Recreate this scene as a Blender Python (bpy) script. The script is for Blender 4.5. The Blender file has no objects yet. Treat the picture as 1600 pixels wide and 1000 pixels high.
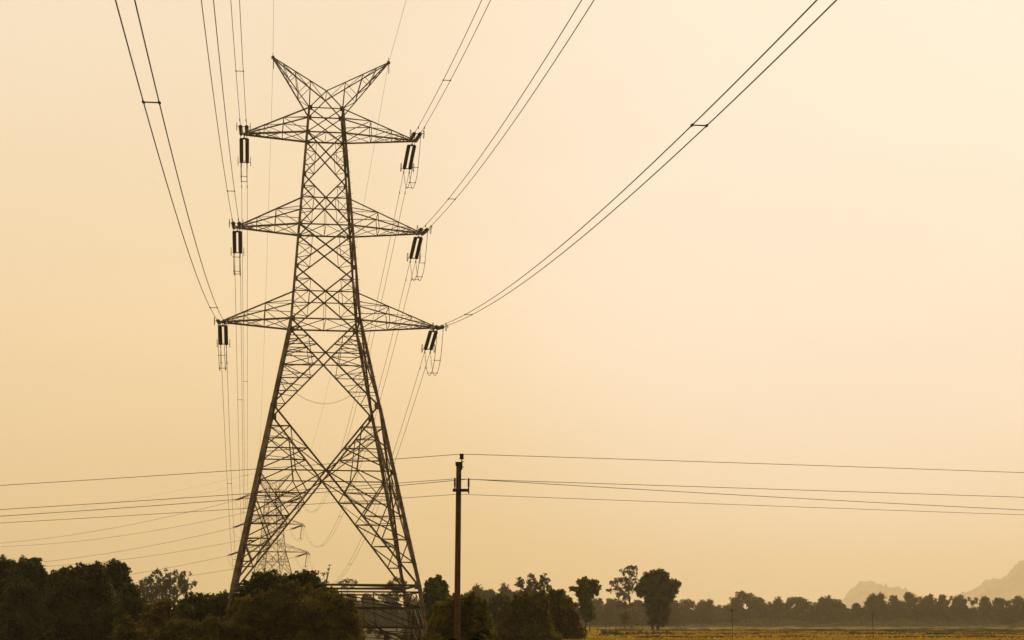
import bpy, math, random
import numpy as np
from mathutils import Vector, Matrix

# ------------------------------------------------------------------ camera, sky, sun, exposure
scene = bpy.context.scene
COL = scene.collection
F, HY, EYE = 2852.5, 972.0, 2.0            # focal length and horizon of the 1600 px wide photograph, eye height
cam_d = bpy.data.cameras.new('camera')
cam_d.sensor_width = 36.0
cam_d.lens = F / 1600 * 36
cam_d.shift_y = (HY - 500) / 1600
cam_d.clip_start, cam_d.clip_end = 0.5, 40000
cam = bpy.data.objects.new('camera', cam_d)
cam.location = (0, 0, EYE)
cam.rotation_euler = (math.radians(90), 0, 0)
COL.objects.link(cam)
scene.camera = cam

SUN_AZ, SUN_EL = math.radians(17), math.radians(40)     # to the right of the view, behind the haze
SUN_DIR = Vector((math.sin(SUN_AZ) * math.cos(SUN_EL), math.cos(SUN_AZ) * math.cos(SUN_EL), math.sin(SUN_EL)))
GLOW = Vector((0.205, 1.0, 0.24)).normalized()

world = bpy.data.worlds.new('World')
scene.world = world
world.use_nodes = True
wn, wl = world.node_tree.nodes, world.node_tree.links
wn.clear()
w_out = wn.new('ShaderNodeOutputWorld')
w_add = wn.new('ShaderNodeAddShader')
w_bg, w_nis = wn.new('ShaderNodeBackground'), wn.new('ShaderNodeBackground')
nis = wn.new('ShaderNodeTexSky')
nis.sky_type = 'NISHITA'
nis.sun_disc = False
nis.sun_elevation, nis.sun_rotation = SUN_EL, SUN_AZ
nis.dust_density, nis.air_density = 8.0, 2.0
nis_t = wn.new('ShaderNodeMixRGB')
nis_t.blend_type = 'MULTIPLY'
nis_t.inputs[0].default_value = 1.0
nis_t.inputs[2].default_value = (1.0, 0.78, 0.42, 1)
wl.new(nis.outputs[0], nis_t.inputs[1])
wl.new(nis_t.outputs[0], w_nis.inputs[0])
w_nis.inputs[1].default_value = 0.004
tc = wn.new('ShaderNodeTexCoord')
sep = wn.new('ShaderNodeSeparateXYZ')
wl.new(tc.outputs['Generated'], sep.inputs[0])
ramp = wn.new('ShaderNodeValToRGB')
cr = ramp.color_ramp
cr.elements[0].position, cr.elements[0].color = 0.0, (0.82, 0.585, 0.29, 1)
cr.elements[1].position, cr.elements[1].color = 1.0, (0.62, 0.52, 0.38, 1)
for pos, c in ((0.05, (0.86, 0.625, 0.33, 1)), (0.15, (0.905, 0.685, 0.42, 1)), (0.30, (0.885, 0.74, 0.55, 1)), (0.45, (0.86, 0.71, 0.565, 1))):
    e = cr.elements.new(pos)
    e.color = c
wl.new(sep.outputs[2], ramp.inputs[0])
dot = wn.new('ShaderNodeVectorMath')
dot.operation = 'DOT_PRODUCT'
dot.inputs[1].default_value = GLOW
wl.new(tc.outputs['Generated'], dot.inputs[0])
gl = wn.new('ShaderNodeMapRange')
gl.interpolation_type = 'SMOOTHSTEP'
gl.inputs[1].default_value, gl.inputs[2].default_value = 0.955, 1.0
gl.inputs[3].default_value, gl.inputs[4].default_value = 0.0, 0.75
wl.new(dot.outputs['Value'], gl.inputs[0])
mixg = wn.new('ShaderNodeMixRGB')
wl.new(gl.outputs[0], mixg.inputs[0])
wl.new(ramp.outputs[0], mixg.inputs[1])
mixg.inputs[2].default_value = (0.985, 0.86, 0.75, 1)
bk = wn.new('ShaderNodeMapRange')                       # the sky behind the photographer, away from the sun, is duller
bk.inputs[1].default_value, bk.inputs[2].default_value = -0.6, 0.75
bk.inputs[3].default_value, bk.inputs[4].default_value = 0.42, 1.0
wl.new(dot.outputs['Value'], bk.inputs[0])
bmap = wn.new('ShaderNodeMapping')
bmap.inputs['Scale'].default_value = (3.0, 3.0, 9.0)
bmap.inputs['Rotation'].default_value = (0, 0.12, 0)
wl.new(tc.outputs['Generated'], bmap.inputs['Vector'])
bnz = wn.new('ShaderNodeTexNoise')
bnz.inputs['Scale'].default_value, bnz.inputs['Detail'].default_value = 1.0, 4.0
wl.new(bmap.outputs[0], bnz.inputs['Vector'])
bmr = wn.new('ShaderNodeMapRange')                      # faint bands in the dusty air
bmr.inputs[1].default_value, bmr.inputs[2].default_value = 0.3, 0.7
bmr.inputs[3].default_value, bmr.inputs[4].default_value = 0.965, 1.03
wl.new(bnz.outputs['Fac'], bmr.inputs[0])
bmx = wn.new('ShaderNodeMixRGB')
bmx.blend_type = 'MULTIPLY'
bmx.inputs[0].default_value = 1.0
wl.new(mixg.outputs[0], bmx.inputs[1])
wl.new(bmr.outputs[0], bmx.inputs[2])
wl.new(bmx.outputs[0], w_bg.inputs[0])
wl.new(bk.outputs[0], w_bg.inputs[1])
wl.new(w_bg.outputs[0], w_add.inputs[0])
wl.new(w_nis.outputs[0], w_add.inputs[1])
wl.new(w_add.outputs[0], w_out.inputs[0])

sun_d = bpy.data.lights.new('sun', 'SUN')
sun_d.energy, sun_d.angle, sun_d.color = 2.0, math.radians(12), (1.0, 0.80, 0.50)
sun = bpy.data.objects.new('sun', sun_d)
sun.rotation_euler = (-SUN_DIR).to_track_quat('-Z', 'Y').to_euler()
sun.location = (0, 0, 200)
COL.objects.link(sun)

scene.view_settings.view_transform = 'Standard'
scene.view_settings.look = 'None'
scene.view_settings.exposure = 0.0
scene.view_settings.gamma = 1.0
scene.render.film_transparent = False
try:
    scene.cycles.use_denoising = True
    scene.cycles.volume_bounces = 1
    scene.cycles.max_bounces = 6
except Exception:
    pass

# ------------------------------------------------------------------ helpers
rng = np.random.default_rng(7)
R = random.Random(11)

def at(px, py, d):
    """world point seen at a photograph position, d metres in front of the camera"""
    return Vector(((px - 800) / F * d, d, EYE + (HY - py) / F * d))

def mat(name, col, rough=0.7, metal=0.0, noise=None, spec=0.3):
    m = bpy.data.materials.new(name)
    m.use_nodes = True
    n, l = m.node_tree.nodes, m.node_tree.links
    b = n['Principled BSDF']
    b.inputs['Roughness'].default_value = rough
    b.inputs['Metallic'].default_value = metal
    b.inputs['Specular IOR Level'].default_value = spec
    if noise:
        scale, col2 = noise
        t = n.new('ShaderNodeTexNoise')
        t.inputs['Scale'].default_value = scale
        t.inputs['Detail'].default_value = 6
        co = n.new('ShaderNodeTexCoord')
        l.new(co.outputs['Object'], t.inputs['Vector'])
        r = n.new('ShaderNodeValToRGB')
        r.color_ramp.elements[0].position, r.color_ramp.elements[1].position = 0.35, 0.65
        r.color_ramp.elements[0].color = (*col, 1)
        r.color_ramp.elements[1].color = (*col2, 1)
        l.new(t.outputs['Fac'], r.inputs[0])
        l.new(r.outputs[0], b.inputs['Base Color'])
    else:
        b.inputs['Base Color'].default_value = (*col, 1)
    return m

def leaf_mat(name, a, b_, c, transl=0.35, clump=0.6):
    """leaves: clump-sized noise between a and b_, leaf-to-leaf spread towards c, some light let through"""
    m = bpy.data.materials.new(name)
    m.use_nodes = True
    n, l = m.node_tree.nodes, m.node_tree.links
    p = n['Principled BSDF']
    p.inputs['Roughness'].default_value = 0.6
    p.inputs['Specular IOR Level'].default_value = 0.2
    co = n.new('ShaderNodeTexCoord')
    t = n.new('ShaderNodeTexNoise')
    t.inputs['Scale'].default_value = clump
    t.inputs['Detail'].default_value = 3
    l.new(co.outputs['Object'], t.inputs['Vector'])
    r = n.new('ShaderNodeValToRGB')
    r.color_ramp.elements[0].position, r.color_ramp.elements[1].position = 0.44, 0.58
    r.color_ramp.elements[0].color, r.color_ramp.elements[1].color = (*a, 1), (*b_, 1)
    l.new(t.outputs['Fac'], r.inputs[0])
    g = n.new('ShaderNodeNewGeometry')
    pw = n.new('ShaderNodeMath')
    pw.operation = 'POWER'
    pw.inputs[1].default_value = 2.2
    l.new(g.outputs['Random Per Island'], pw.inputs[0])
    mx = n.new('ShaderNodeMixRGB')
    l.new(pw.outputs[0], mx.inputs[0])
    l.new(r.outputs[0], mx.inputs[1])
    mx.inputs[2].default_value = (*c, 1)
    l.new(mx.outputs[0], p.inputs['Base Color'])
    tr = n.new('ShaderNodeBsdfTranslucent')
    l.new(mx.outputs[0], tr.inputs['Color'])
    ms = n.new('ShaderNodeMixShader')
    ms.inputs[0].default_value = transl
    l.new(p.outputs[0], ms.inputs[1])
    l.new(tr.outputs[0], ms.inputs[2])
    l.new(ms.outputs[0], n['Material Output'].inputs['Surface'])
    return m

M = {}
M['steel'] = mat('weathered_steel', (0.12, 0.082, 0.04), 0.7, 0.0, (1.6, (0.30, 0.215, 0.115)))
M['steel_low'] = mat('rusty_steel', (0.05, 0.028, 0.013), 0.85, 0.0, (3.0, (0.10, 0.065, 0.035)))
M['insulator'] = mat('brown_porcelain', (0.030, 0.020, 0.014), 0.25, 0.0, None, 0.5)
M['fitting'] = mat('fitting_steel', (0.09, 0.075, 0.055), 0.5)
M['wire'] = mat('aluminium_wire', (0.075, 0.06, 0.04), 0.5)
M['pole'] = mat('brown_concrete', (0.095, 0.044, 0.010), 0.85, 0.0, (5.0, (0.15, 0.075, 0.02)))
M['dark_iron'] = mat('dark_iron', (0.03, 0.022, 0.015), 0.6)
M['bark'] = mat('bark', (0.06, 0.042, 0.025), 0.9, 0.0, (4.0, (0.10, 0.075, 0.05)))
M['pale_bark'] = mat('pale_bark', (0.16, 0.12, 0.08), 0.85, 0.0, (3.0, (0.09, 0.065, 0.04)))
M['stick'] = mat('dry_stick', (0.20, 0.14, 0.08), 0.9)
M['feather'] = mat('dark_feathers', (0.02, 0.016, 0.012), 0.7)
M['leaf_dark'] = leaf_mat('leaf_dark', (0.024, 0.024, 0.004), (0.078, 0.094, 0.009), (0.115, 0.13, 0.011))
M['leaf_olive'] = leaf_mat('leaf_olive', (0.072, 0.056, 0.005), (0.185, 0.15, 0.009), (0.22, 0.19, 0.012))
M['leaf_brown'] = leaf_mat('leaf_brown', (0.080, 0.053, 0.005), (0.165, 0.148, 0.008), (0.21, 0.155, 0.012))
M['leaf_mid'] = leaf_mat('leaf_mid', (0.040, 0.048, 0.005), (0.11, 0.13, 0.009), (0.17, 0.19, 0.012))
M['leaf_gum'] = leaf_mat('leaf_gum', (0.05, 0.043, 0.012), (0.08, 0.07, 0.016), (0.12, 0.10, 0.025), 0.3)
M['leaf_far'] = leaf_mat('leaf_far', (0.045, 0.037, 0.010), (0.066, 0.066, 0.010), (0.10, 0.09, 0.015), 0.2, 0.18)
M['frond'] = leaf_mat('frond', (0.010, 0.022, 0.006), (0.014, 0.030, 0.008), (0.02, 0.04, 0.010), 0.1)
M['frond'].node_tree.nodes['Principled BSDF'].inputs['Roughness'].default_value = 0.95
M['frond'].node_tree.nodes['Principled BSDF'].inputs['Specular IOR Level'].default_value = 0.0

def tag(o, label=None, cat=None, group=None, kind=None):
    if label: o['label'] = label
    if cat: o['category'] = cat
    if group: o['group'] = group
    if kind: o['kind'] = kind
    return o

def empty(name, loc, rot=(0, 0, 0)):
    o = bpy.data.objects.new(name, None)
    o.empty_display_size = 1
    o.location, o.rotation_euler = loc, rot
    COL.objects.link(o)
    return o

def copy_tree(o, parent=None):
    c = o.copy()
    COL.objects.link(c)
    c.parent = parent
    for ch in list(o.children):
        copy_tree(ch, c)
    return c

class MB:
    """collects vertices and faces, then links them as one mesh object"""
    def __init__(self):
        self.v, self.f = [], []
    def add(self, v, f):
        k = len(self.v)
        self.v += [tuple(p) for p in v]
        self.f += [tuple(i + k for i in q) for q in f]
    def frame(self, a, b, hint=None):
        a, b = Vector(a), Vector(b)
        d = (b - a).normalized()
        h = Vector(hint) if hint is not None else (Vector((0, 0, 1)) if abs(d.z) < 0.92 else Vector((0, 1, 0)))
        x = d.cross(h)
        if x.length < 1e-4:
            x = d.cross(Vector((1, 0, 0)))
        x.normalize()
        return a, b, x, x.cross(d).normalized()
    def angle(self, a, b, w, hint=None, t=None):
        """steel angle section of leg width w from a to b"""
        a, b, x, y = self.frame(a, b, hint)
        t = t or max(w * 0.16, 0.012)
        prof = [(0, 0), (w, 0), (w, t), (t, t), (t, w), (0, w)]
        o = -w * 0.35
        ring = [x * (p + o) + y * (q + o) for p, q in prof]
        self.add([a + r for r in ring] + [b + r for r in ring],
                 [(i, (i + 1) % 6, 6 + (i + 1) % 6, 6 + i) for i in range(6)] + [(5, 4, 3, 0), (3, 2, 1, 0), (6, 9, 10, 11), (6, 7, 8, 9)])
    def box(self, c, sx, sy, sz, rz=0.0):
        c = Vector(c)
        cs, sn = math.cos(rz), math.sin(rz)
        vs = []
        for dz in (-1, 1):
            for dx, dy in ((-1, -1), (1, -1), (1, 1), (-1, 1)):
                x, y = dx * sx / 2, dy * sy / 2
                vs.append(c + Vector((x * cs - y * sn, x * sn + y * cs, dz * sz / 2)))
        self.add(vs, [(3, 2, 1, 0), (4, 5, 6, 7), (0, 1, 5, 4), (1, 2, 6, 5), (2, 3, 7, 6), (3, 0, 4, 7)])
    def plate(self, a, b, w, t):
        """flat bar, w wide and t thick"""
        a, b, x, y = self.frame(a, b)
        r = [x * w / 2 + y * t / 2, x * -w / 2 + y * t / 2, x * -w / 2 - y * t / 2, x * w / 2 - y * t / 2]
        self.add([a + q for q in r] + [b + q for q in r], [(3, 2, 1, 0), (4, 5, 6, 7)] + [(i, (i + 1) % 4, 4 + (i + 1) % 4, 4 + i) for i in range(4)])
    def tube(self, pts, rad, n=6):
        """tube along points; rad a number or one per point"""
        pts = [Vector(p) for p in pts]
        m = len(pts)
        rads = [rad] * m if isinstance(rad, (int, float)) else rad
        vs, fs = [], []
        for i, p in enumerate(pts):
            d = (pts[min(i + 1, m - 1)] - pts[max(i - 1, 0)]).normalized()
            h = Vector((0, 0, 1)) if abs(d.z) < 0.9 else Vector((0, 1, 0))
            x = d.cross(h).normalized()
            y = x.cross(d)
            for k in range(n):
                a = 2 * math.pi * k / n
                vs.append(p + (x * math.cos(a) + y * math.sin(a)) * rads[i])
        for i in range(m - 1):
            for k in range(n):
                fs.append((i * n + k, i * n + (k + 1) % n, (i + 1) * n + (k + 1) % n, (i + 1) * n + k))
        fs += [tuple(reversed(range(n))), tuple(range((m - 1) * n, m * n))]
        self.add(vs, fs)
    def lathe(self, a, d, prof, n=10):
        """profile (distance along d, radius) turned round d from a"""
        d = Vector(d).normalized()
        a, _, x, y = self.frame(a, Vector(a) + d)
        vs, fs = [], []
        for s, r in prof:
            for k in range(n):
                t = 2 * math.pi * k / n
                vs.append(a + d * s + (x * math.cos(t) + y * math.sin(t)) * r)
        for i in range(len(prof) - 1):
            for k in range(n):
                fs.append((i * n + k, i * n + (k + 1) % n, (i + 1) * n + (k + 1) % n, (i + 1) * n + k))
        fs += [tuple(reversed(range(n))), tuple(range((len(prof) - 1) * n, len(prof) * n))]
        self.add(vs, fs)
    def build(self, name, m, parent=None, smooth=False):
        me = bpy.data.meshes.new(name)
        me.from_pydata(self.v, [], self.f)
        me.materials.append(m)
        if smooth:
            for p in me.polygons: p.use_smooth = True
        o = bpy.data.objects.new(name, me)
        COL.objects.link(o)
        if parent is not None: o.parent = parent
        return o

# ------------------------------------------------------------------ ground, field, hills
def ground_material():
    m = bpy.data.materials.new('ground_soil')
    m.use_nodes = True
    n, l = m.node_tree.nodes, m.node_tree.links
    b = n['Principled BSDF']
    b.inputs['Roughness'].default_value = 0.95
    b.inputs['Specular IOR Level'].default_value = 0.1
    co = n.new('ShaderNodeTexCoord')
    t = n.new('ShaderNodeTexNoise')
    t.inputs['Scale'].default_value = 0.08
    t.inputs['Detail'].default_value = 8
    l.new(co.outputs['Object'], t.inputs['Vector'])
    r = n.new('ShaderNodeValToRGB')
    r.color_ramp.elements[0].position, r.color_ramp.elements[1].position = 0.38, 0.64
    r.color_ramp.elements[0].color, r.color_ramp.elements[1].color = (0.045, 0.036, 0.008, 1), (0.10, 0.07, 0.014, 1)
    l.new(t.outputs['Fac'], r.inputs[0])
    l.new(r.outputs[0], b.inputs['Base Color'])
    return m

def field_material():
    """ripe paddy: long plots of different ripeness, with fine tufts"""
    m = bpy.data.materials.new('ripe_paddy')
    m.use_nodes = True
    n, l = m.node_tree.nodes, m.node_tree.links
    b = n['Principled BSDF']
    b.inputs['Roughness'].default_value = 0.9
    b.inputs['Specular IOR Level'].default_value = 0.1
    co = n.new('ShaderNodeTexCoord')
    mp = n.new('ShaderNodeMapping')
    mp.inputs['Scale'].default_value = (0.006, 0.06, 1)
    mp.inputs['Rotation'].default_value = (0, 0, 0.06)
    l.new(co.outputs['Object'], mp.inputs['Vector'])
    t = n.new('ShaderNodeTexNoise')
    t.inputs['Scale'].default_value = 1.0
    t.inputs['Detail'].default_value = 5
    t.inputs['Roughness'].default_value = 0.7
    l.new(mp.outputs[0], t.inputs['Vector'])
    r = n.new('ShaderNodeValToRGB')
    e = r.color_ramp.elements
    e[0].position, e[0].color = 0.30, (0.15, 0.125, 0.006, 1)
    e[1].position, e[1].color = 0.72, (0.62, 0.38, 0.016, 1)
    for pos, c in ((0.42, (0.30, 0.21, 0.006, 1)), (0.5, (0.55, 0.34, 0.010, 1)), (0.6, (0.36, 0.28, 0.006, 1))):
        q = e.new(pos)
        q.color = c
    l.new(t.outputs['Fac'], r.inputs[0])
    t2 = n.new('ShaderNodeTexNoise')
    t2.inputs['Scale'].default_value = 0.5
    t2.inputs['Detail'].default_value = 8
    l.new(co.outputs['Object'], t2.inputs['Vector'])
    mx = n.new('ShaderNodeMixRGB')
    mx.blend_type = 'MULTIPLY'
    mx.inputs[0].default_value = 0.3
    l.new(r.outputs[0], mx.inputs[1])
    l.new(t2.outputs['Fac'], mx.inputs[2])
    l.new(mx.outputs[0], b.inputs['Base Color'])
    return m

g = MB()
g.add([(-6500, -200, 0), (6500, -200, 0), (6500, 13000, 0), (-6500, 13000, 0)], [(0, 1, 2, 3)])
tag(g.build('ground', ground_material()), kind='structure')
f = MB()
f.add([(8, 172, 0.012), (330, 172, 0.012), (620, 925, 0.012), (-60, 925, 0.012), (4, 400, 0.012), (9, 200, 0.012)], [(0, 1, 2, 3, 4, 5)])
tag(f.build('field', field_material()), kind='structure')

M['bund'] = mat('grassy_bund', (0.045, 0.04, 0.006), 0.95, 0.0, (0.25, (0.13, 0.10, 0.012)))
for i, (y0, sl, h, w) in enumerate(((206, 0.05, 0.42, 1.6), (224, -0.03, 0.26, 1.1), (244, 0.03, 0.5, 1.8), (262, -0.02, .3, 1.4), (292, 0.04, 0.45, 2.0), (352, -0.02, 0.6, 2.6), (455, 0.02, 0.5, 3), (640, 0.0, 0.7, 4))):
    b = MB()
    x0, x1 = 10 + y0 * 0.02, 0.33 * y0 + 10
    prev = None
    nseg = 60
    vs, fs = [], []
    for k in range(nseg + 1):
        x = x0 + (x1 - x0) * k / nseg
        y = y0 + sl * x + 0.8 * math.sin(k * 0.37 + i)
        hh = h * (0.75 + 0.45 * R.random())
        vs += [(x, y - w / 2, -0.05), (x, y - w * 0.15, hh), (x, y + w * 0.15, hh * 0.95), (x, y + w / 2, -0.05)]
        if k:
            q = 4 * k
            fs += [(q - 4, q, q + 1, q - 3), (q - 3, q + 1, q + 2, q - 2), (q - 2, q + 2, q + 3, q - 1)]
    b.add(vs, fs)
    tag(b.build('field_bund', M['bund']), kind='structure')

M['hill'] = mat('hill_scrub', (0.045, 0.06, 0.022), 0.95, 0.0, (0.007, (0.30, 0.19, 0.11)))
def hill(prof, d, depth, seed):
    """ridge whose crest follows the profile at distance d, falling off in front and behind"""
    r = np.random.default_rng(seed)
    xs = np.linspace(prof[0][0], prof[-1][0], 260)
    ys = np.interp(xs, [p[0] for p in prof], [p[1] for p in prof])
    crest = EYE + (HY - ys) / F * d
    n = 0
    for k, a in ((9, 4.0), (23, 3.0), (47, 2.5), (90, 2.2), (170, 2.0)):
        n = n + a * np.interp(xs, np.linspace(xs[0], xs[-1], k), r.normal(size=k))
    crest = np.maximum(crest + 2.0 * n * np.clip(crest / 60, 0, 1), -0.5)
    X = (xs - 800) / F * d
    rows = np.linspace(-1, 1, 41)
    vs, fs = [], []
    for j, t in enumerate(rows):
        prof_t = max(0.0, 1 - abs(t)) ** 0.85
        rough = np.interp(xs, np.linspace(xs[0], xs[-1], 70), r.normal(size=70)) * 9
        for i in range(len(X)):
            z = crest[i] * prof_t + rough[i] * prof_t * (1 - prof_t) * 2
            vs.append((X[i] * (1 + t * depth / d * 0.6), d + t * depth, z - 0.6))
    n = len(X)
    for j in range(len(rows) - 1):
        for i in range(n - 1):
            fs.append((j * n + i, j * n + i + 1, (j + 1) * n + i + 1, (j + 1) * n + i))
    b = MB()
    b.add(vs, fs)
    tag(b.build('hill', M['hill'], None, True), kind='structure')
hill([(1285, 972), (1300, 950), (1312, 935), (1325, 921), (1336, 914), (1342, 907), (1355, 909), (1375, 911), (1390, 916), (1404, 917), (1420, 924), (1450, 931), (1475, 942), (1500, 960), (1515, 972)], 11500, 900, 3)
hill([(1455, 972), (1470, 945), (1500, 928), (1520, 919), (1540, 910), (1560, 906), (1580, 893), (1600, 879), (1640, 866), (1700, 862), (1760, 874), (1830, 900), (1900, 940), (1960, 972)], 10400, 950, 4)

# ------------------------------------------------------------------ lattice towers
PSI = math.radians(7.7044)
TOWER = Vector((-14.69, 142.0, 0.0))
LEAN = 0.0045
ASYM = 0.405
ZL = {k: z + EYE for k, z in dict(L0=39.599, L1=37.687, M1=34.351, L2a=32.498, L2=30.457, M2=27.177, L3a=25.193, L3=23.115, L4=16.409, L5=11.25, L6=2.734).items()}
ZP, ZAP = 43.711 + EYE, 40.93 + EYE
KD = 1.096
def halfw(z):
    if z >= ZL['L3']: return 2.596 + (1.278 - 2.596) * (z - ZL['L3']) / (ZL['L0'] - ZL['L3'])
    if z >= ZL['L6']: return 6.813 + (2.596 - 6.813) * (z - ZL['L6']) / (ZL['L3'] - ZL['L6'])
    return 6.813 + (ZL['L6'] - z) * 0.135
ARMS = {'L1': (6.358, 'L0'), 'L2': (6.917, 'L2a'), 'L3': (8.132, 'L3a')}

def corner(su, sv, z):
    w = halfw(z)
    return Vector((su * w, sv * w * KD, z))
def face_pt(face, s, z):
    """point on a face: s from -1 to 1 along it"""
    w = halfw(z)
    return {'front': Vector((s * w, -w * KD, z)), 'back': Vector((s * w, w * KD, z)),
            'left': Vector((-w, s * w * KD, z)), 'right': Vector((w, s * w * KD, z))}[face]
def lerp(a, b, t): return a + (b - a) * t

def tower(name, loc, rot, arm_scale, extension, steel, low, thick=1.0):
    root = empty(name, loc, rot)
    T = thick
    # legs
    levels = [ZL['L0'], ZL['L3'], ZL['L4'], ZL['L6']]
    widths = [0.17, 0.23, 0.27]
    base_z = -0.05 if extension else ZL['L6'] - 0.05
    for su in (-1, 1):
        for sv in (-1, 1):
            b = MB()
            for (za, zb), w in zip(zip(levels, levels[1:]), widths):
                b.angle(corner(su, sv, za), corner(su, sv, zb), w * T, (su, sv * 0.2, 0))
            if extension:
                b.angle(corner(su, sv, ZL['L6']), corner(su, sv, base_z), 0.29, (su, sv * 0.2, 0))
            leg = b.build('leg', steel, root)
            for k, s in (('L0', .42), ('L1', .40), ('M1', .36), ('L2', .42), ('M2', .40), ('L3', .5), ('L4', .6), ('L5', .45), ('L6', .6)):
                pl = MB()
                c = corner(su, sv, ZL[k])
                pl.box(c + Vector((-su * s * 0.22, 0, 0)), s * 0.62, 0.03, s * 0.9)
                pl.box(c + Vector((0, -sv * s * 0.22, 0)), 0.032, s * 0.62, s * 0.88)
                pl.build('gusset_plate', steel, leg)
            if extension and (su, sv) == (1, -1):
                z, k = ZL['L6'] + 0.4, 0
                while z < ZL['L1']:
                    c = corner(1, -1, z)
                    st = MB()
                    st.tube([c, c + (Vector((0.28, 0, 0)) if k % 2 else Vector((0.05, -0.26, 0)))], 0.012, 4)
                    z += 0.42
                    k += 1
                    st.build('step_bolt', steel, leg)
    # bracing of the four faces, panel by panel
    panels = [('L0', 'L1', 0, False, .075), ('L1', 'M1', 2, False, .10), ('M1', 'L2', 2, True, .10), ('L2', 'M2', 2, False, .11), ('M2', 'L3', 2, True, .11), ('L3', 'L4', 4, True, .12)]
    for face in ('front', 'back', 'left', 'right'):
        nrm = {'front': (0, -1, 0), 'back': (0, 1, 0), 'left': (-1, 0, 0), 'right': (1, 0, 0)}[face]
        for ka, kb, nr, mid, w in panels:
            za, zb = ZL[ka], ZL[kb]
            b = MB()
            tl, tr, bl, br = face_pt(face, -1, za), face_pt(face, 1, za), face_pt(face, -1, zb), face_pt(face, 1, zb)
            b.angle(tl, br, w * T, nrm)
            off = Vector(nrm) * 0.02
            b.angle(tr + off, bl + off, w * T, nrm)
            wa, wb = halfw(za), halfw(zb)
            tc_ = wa / (wa + wb)
            cen = lerp(tl, br, tc_)
            if mid:
                zc = cen.z
                b.angle(face_pt(face, -1, zc), face_pt(face, 1, zc), .075 * T, nrm)
                if kb in ARMS:
                    b.angle(cen, face_pt(face, 0, zb), .035 * T, nrm)
            if nr:
                for s, t_, bt_ in ((-1, tl, bl), (1, tr, br)):
                    legm = face_pt(face, s, cen.z)
                    du, dl = lerp(t_, cen, .5), lerp(bt_, cen, .5)
                    r = (.05 if nr == 2 else .062) * T
                    if nr == 2:
                        b.angle(du, dl, r * .8, nrm)
                        if mid: b.angle(face_pt(face, s, du.z), du, r, nrm)
                        b.angle(legm, du, r, nrm)
                        b.angle(legm, dl, r, nrm)
                    else:
                        for q in range(1, nr):
                            pu, pl_ = lerp(t_, cen, q / nr), lerp(bt_, cen, q / nr)
                            for p in (pu, pl_):
                                b.angle(face_pt(face, s, p.z), p, r, nrm)
                            qq = (q - 1) / nr
                            b.angle(face_pt(face, s, lerp(t_, cen, (q + 1) / nr).z), pu, r, nrm)
                            b.angle(face_pt(face, s, lerp(bt_, cen, (q + 1) / nr).z), pl_, r, nrm)
                        b.angle(du, lerp(bt_, cen, .75), r * .8, nrm)
            b.build('cross_brace', steel, root)
        # the big lower X over two levels
        b = MB()
        za, zb = ZL['L4'], ZL['L6']
        tl, tr, bl, br = face_pt(face, -1, za), face_pt(face, 1, za), face_pt(face, -1, zb), face_pt(face, 1, zb)
        b.angle(tl, br, .14 * T, nrm)
        off = Vector(nrm) * 0.02
        b.angle(tr + off, bl + off, .14 * T, nrm)
        cen = lerp(tl, br, halfw(za) / (halfw(za) + halfw(zb)))
        b.angle(face_pt(face, -1, cen.z), face_pt(face, 1, cen.z), .09 * T, nrm)
        for s, t_, bt_ in ((-1, tl, bl), (1, tr, br)):
            up = [lerp(t_, cen, q / 3) for q in range(4)]
            lo = [lerp(cen, bt_, q / 5) for q in range(6)]
            for seq in (up, lo):
                for q in range(1, len(seq) - 1):
                    b.angle(face_pt(face, s, seq[q].z), seq[q], .09 * T, nrm)
            for q in range(1, 3):
                b.angle(up[q], face_pt(face, s, up[q + 1].z), .09 * T, nrm)
                b.angle(up[q], face_pt(face, s, up[q - 1].z), .05 * T, nrm) if q > 1 else None
            b.angle(lerp(up[1], up[2], 0), face_pt(face, s * 0.45, cen.z), .05 * T, nrm)
            for q in range(2, 4):
                b.angle(lo[q], face_pt(face, s, lo[q + 1].z), .09 * T, nrm)
            for q in range(2, 5):
                b.angle(lo[q], face_pt(face, s, lo[q - 2].z if q < 4 else lo[q - 1].z), .09 * T, nrm)
            b.angle(cen, face_pt(face, s, lo[2].z), .09 * T, nrm)
            b.angle(cen, face_pt(face, s, up[1].z), .08 * T, nrm)
            b.angle(lo[1], face_pt(face, s * .46, cen.z), .085 * T, nrm)
            b.angle(face_pt(face, s * .46, cen.z), up[1], .07 * T, nrm)
            b.angle(face_pt(face, s * .46, cen.z), lerp(lo[1], face_pt(face, s, lo[1].z), .6), .06 * T, nrm)
            b.angle(lerp(lo[1], face_pt(face, s, lo[1].z), .6), lo[2], .06 * T, nrm)
            b.angle(lo[1], lo[2] + (face_pt(face, s, lo[2].z) - lo[2]) * .35, .05 * T, nrm)
        b.build('lower_cross_brace', steel, root)
    # corner ties between neighbouring faces at the brace nodes
    b = MB()
    for (ka, kb, nr, mid, w) in panels[1:] + [('L4', 'L6', 5, True, .1)]:
        za, zb = ZL[ka], ZL[kb]
        wa, wb = halfw(za), halfw(zb)
        tcn = wa / (wa + wb)
        ts = [tcn * .5, tcn + (1 - tcn) * .5] if nr == 2 else [tcn / 3, tcn * 2 / 3, tcn + (1 - tcn) * .2, tcn + (1 - tcn) * .4, tcn + (1 - tcn) * .6, tcn + (1 - tcn) * .8]
        for t in ts:
            z = za + (zb - za) * t
            xw = abs(-wa + (wa + wb) * t) / halfw(z)
            for su in (-1, 1):
                for sv in (-1, 1):
                    p = face_pt('front' if sv < 0 else 'back', su * xw, z)
                    q = face_pt('left' if su < 0 else 'right', sv * xw, z)
                    b = MB()
                    b.angle(p, q, .045 * T)
                    b.build('corner_tie', steel, root)
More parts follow.
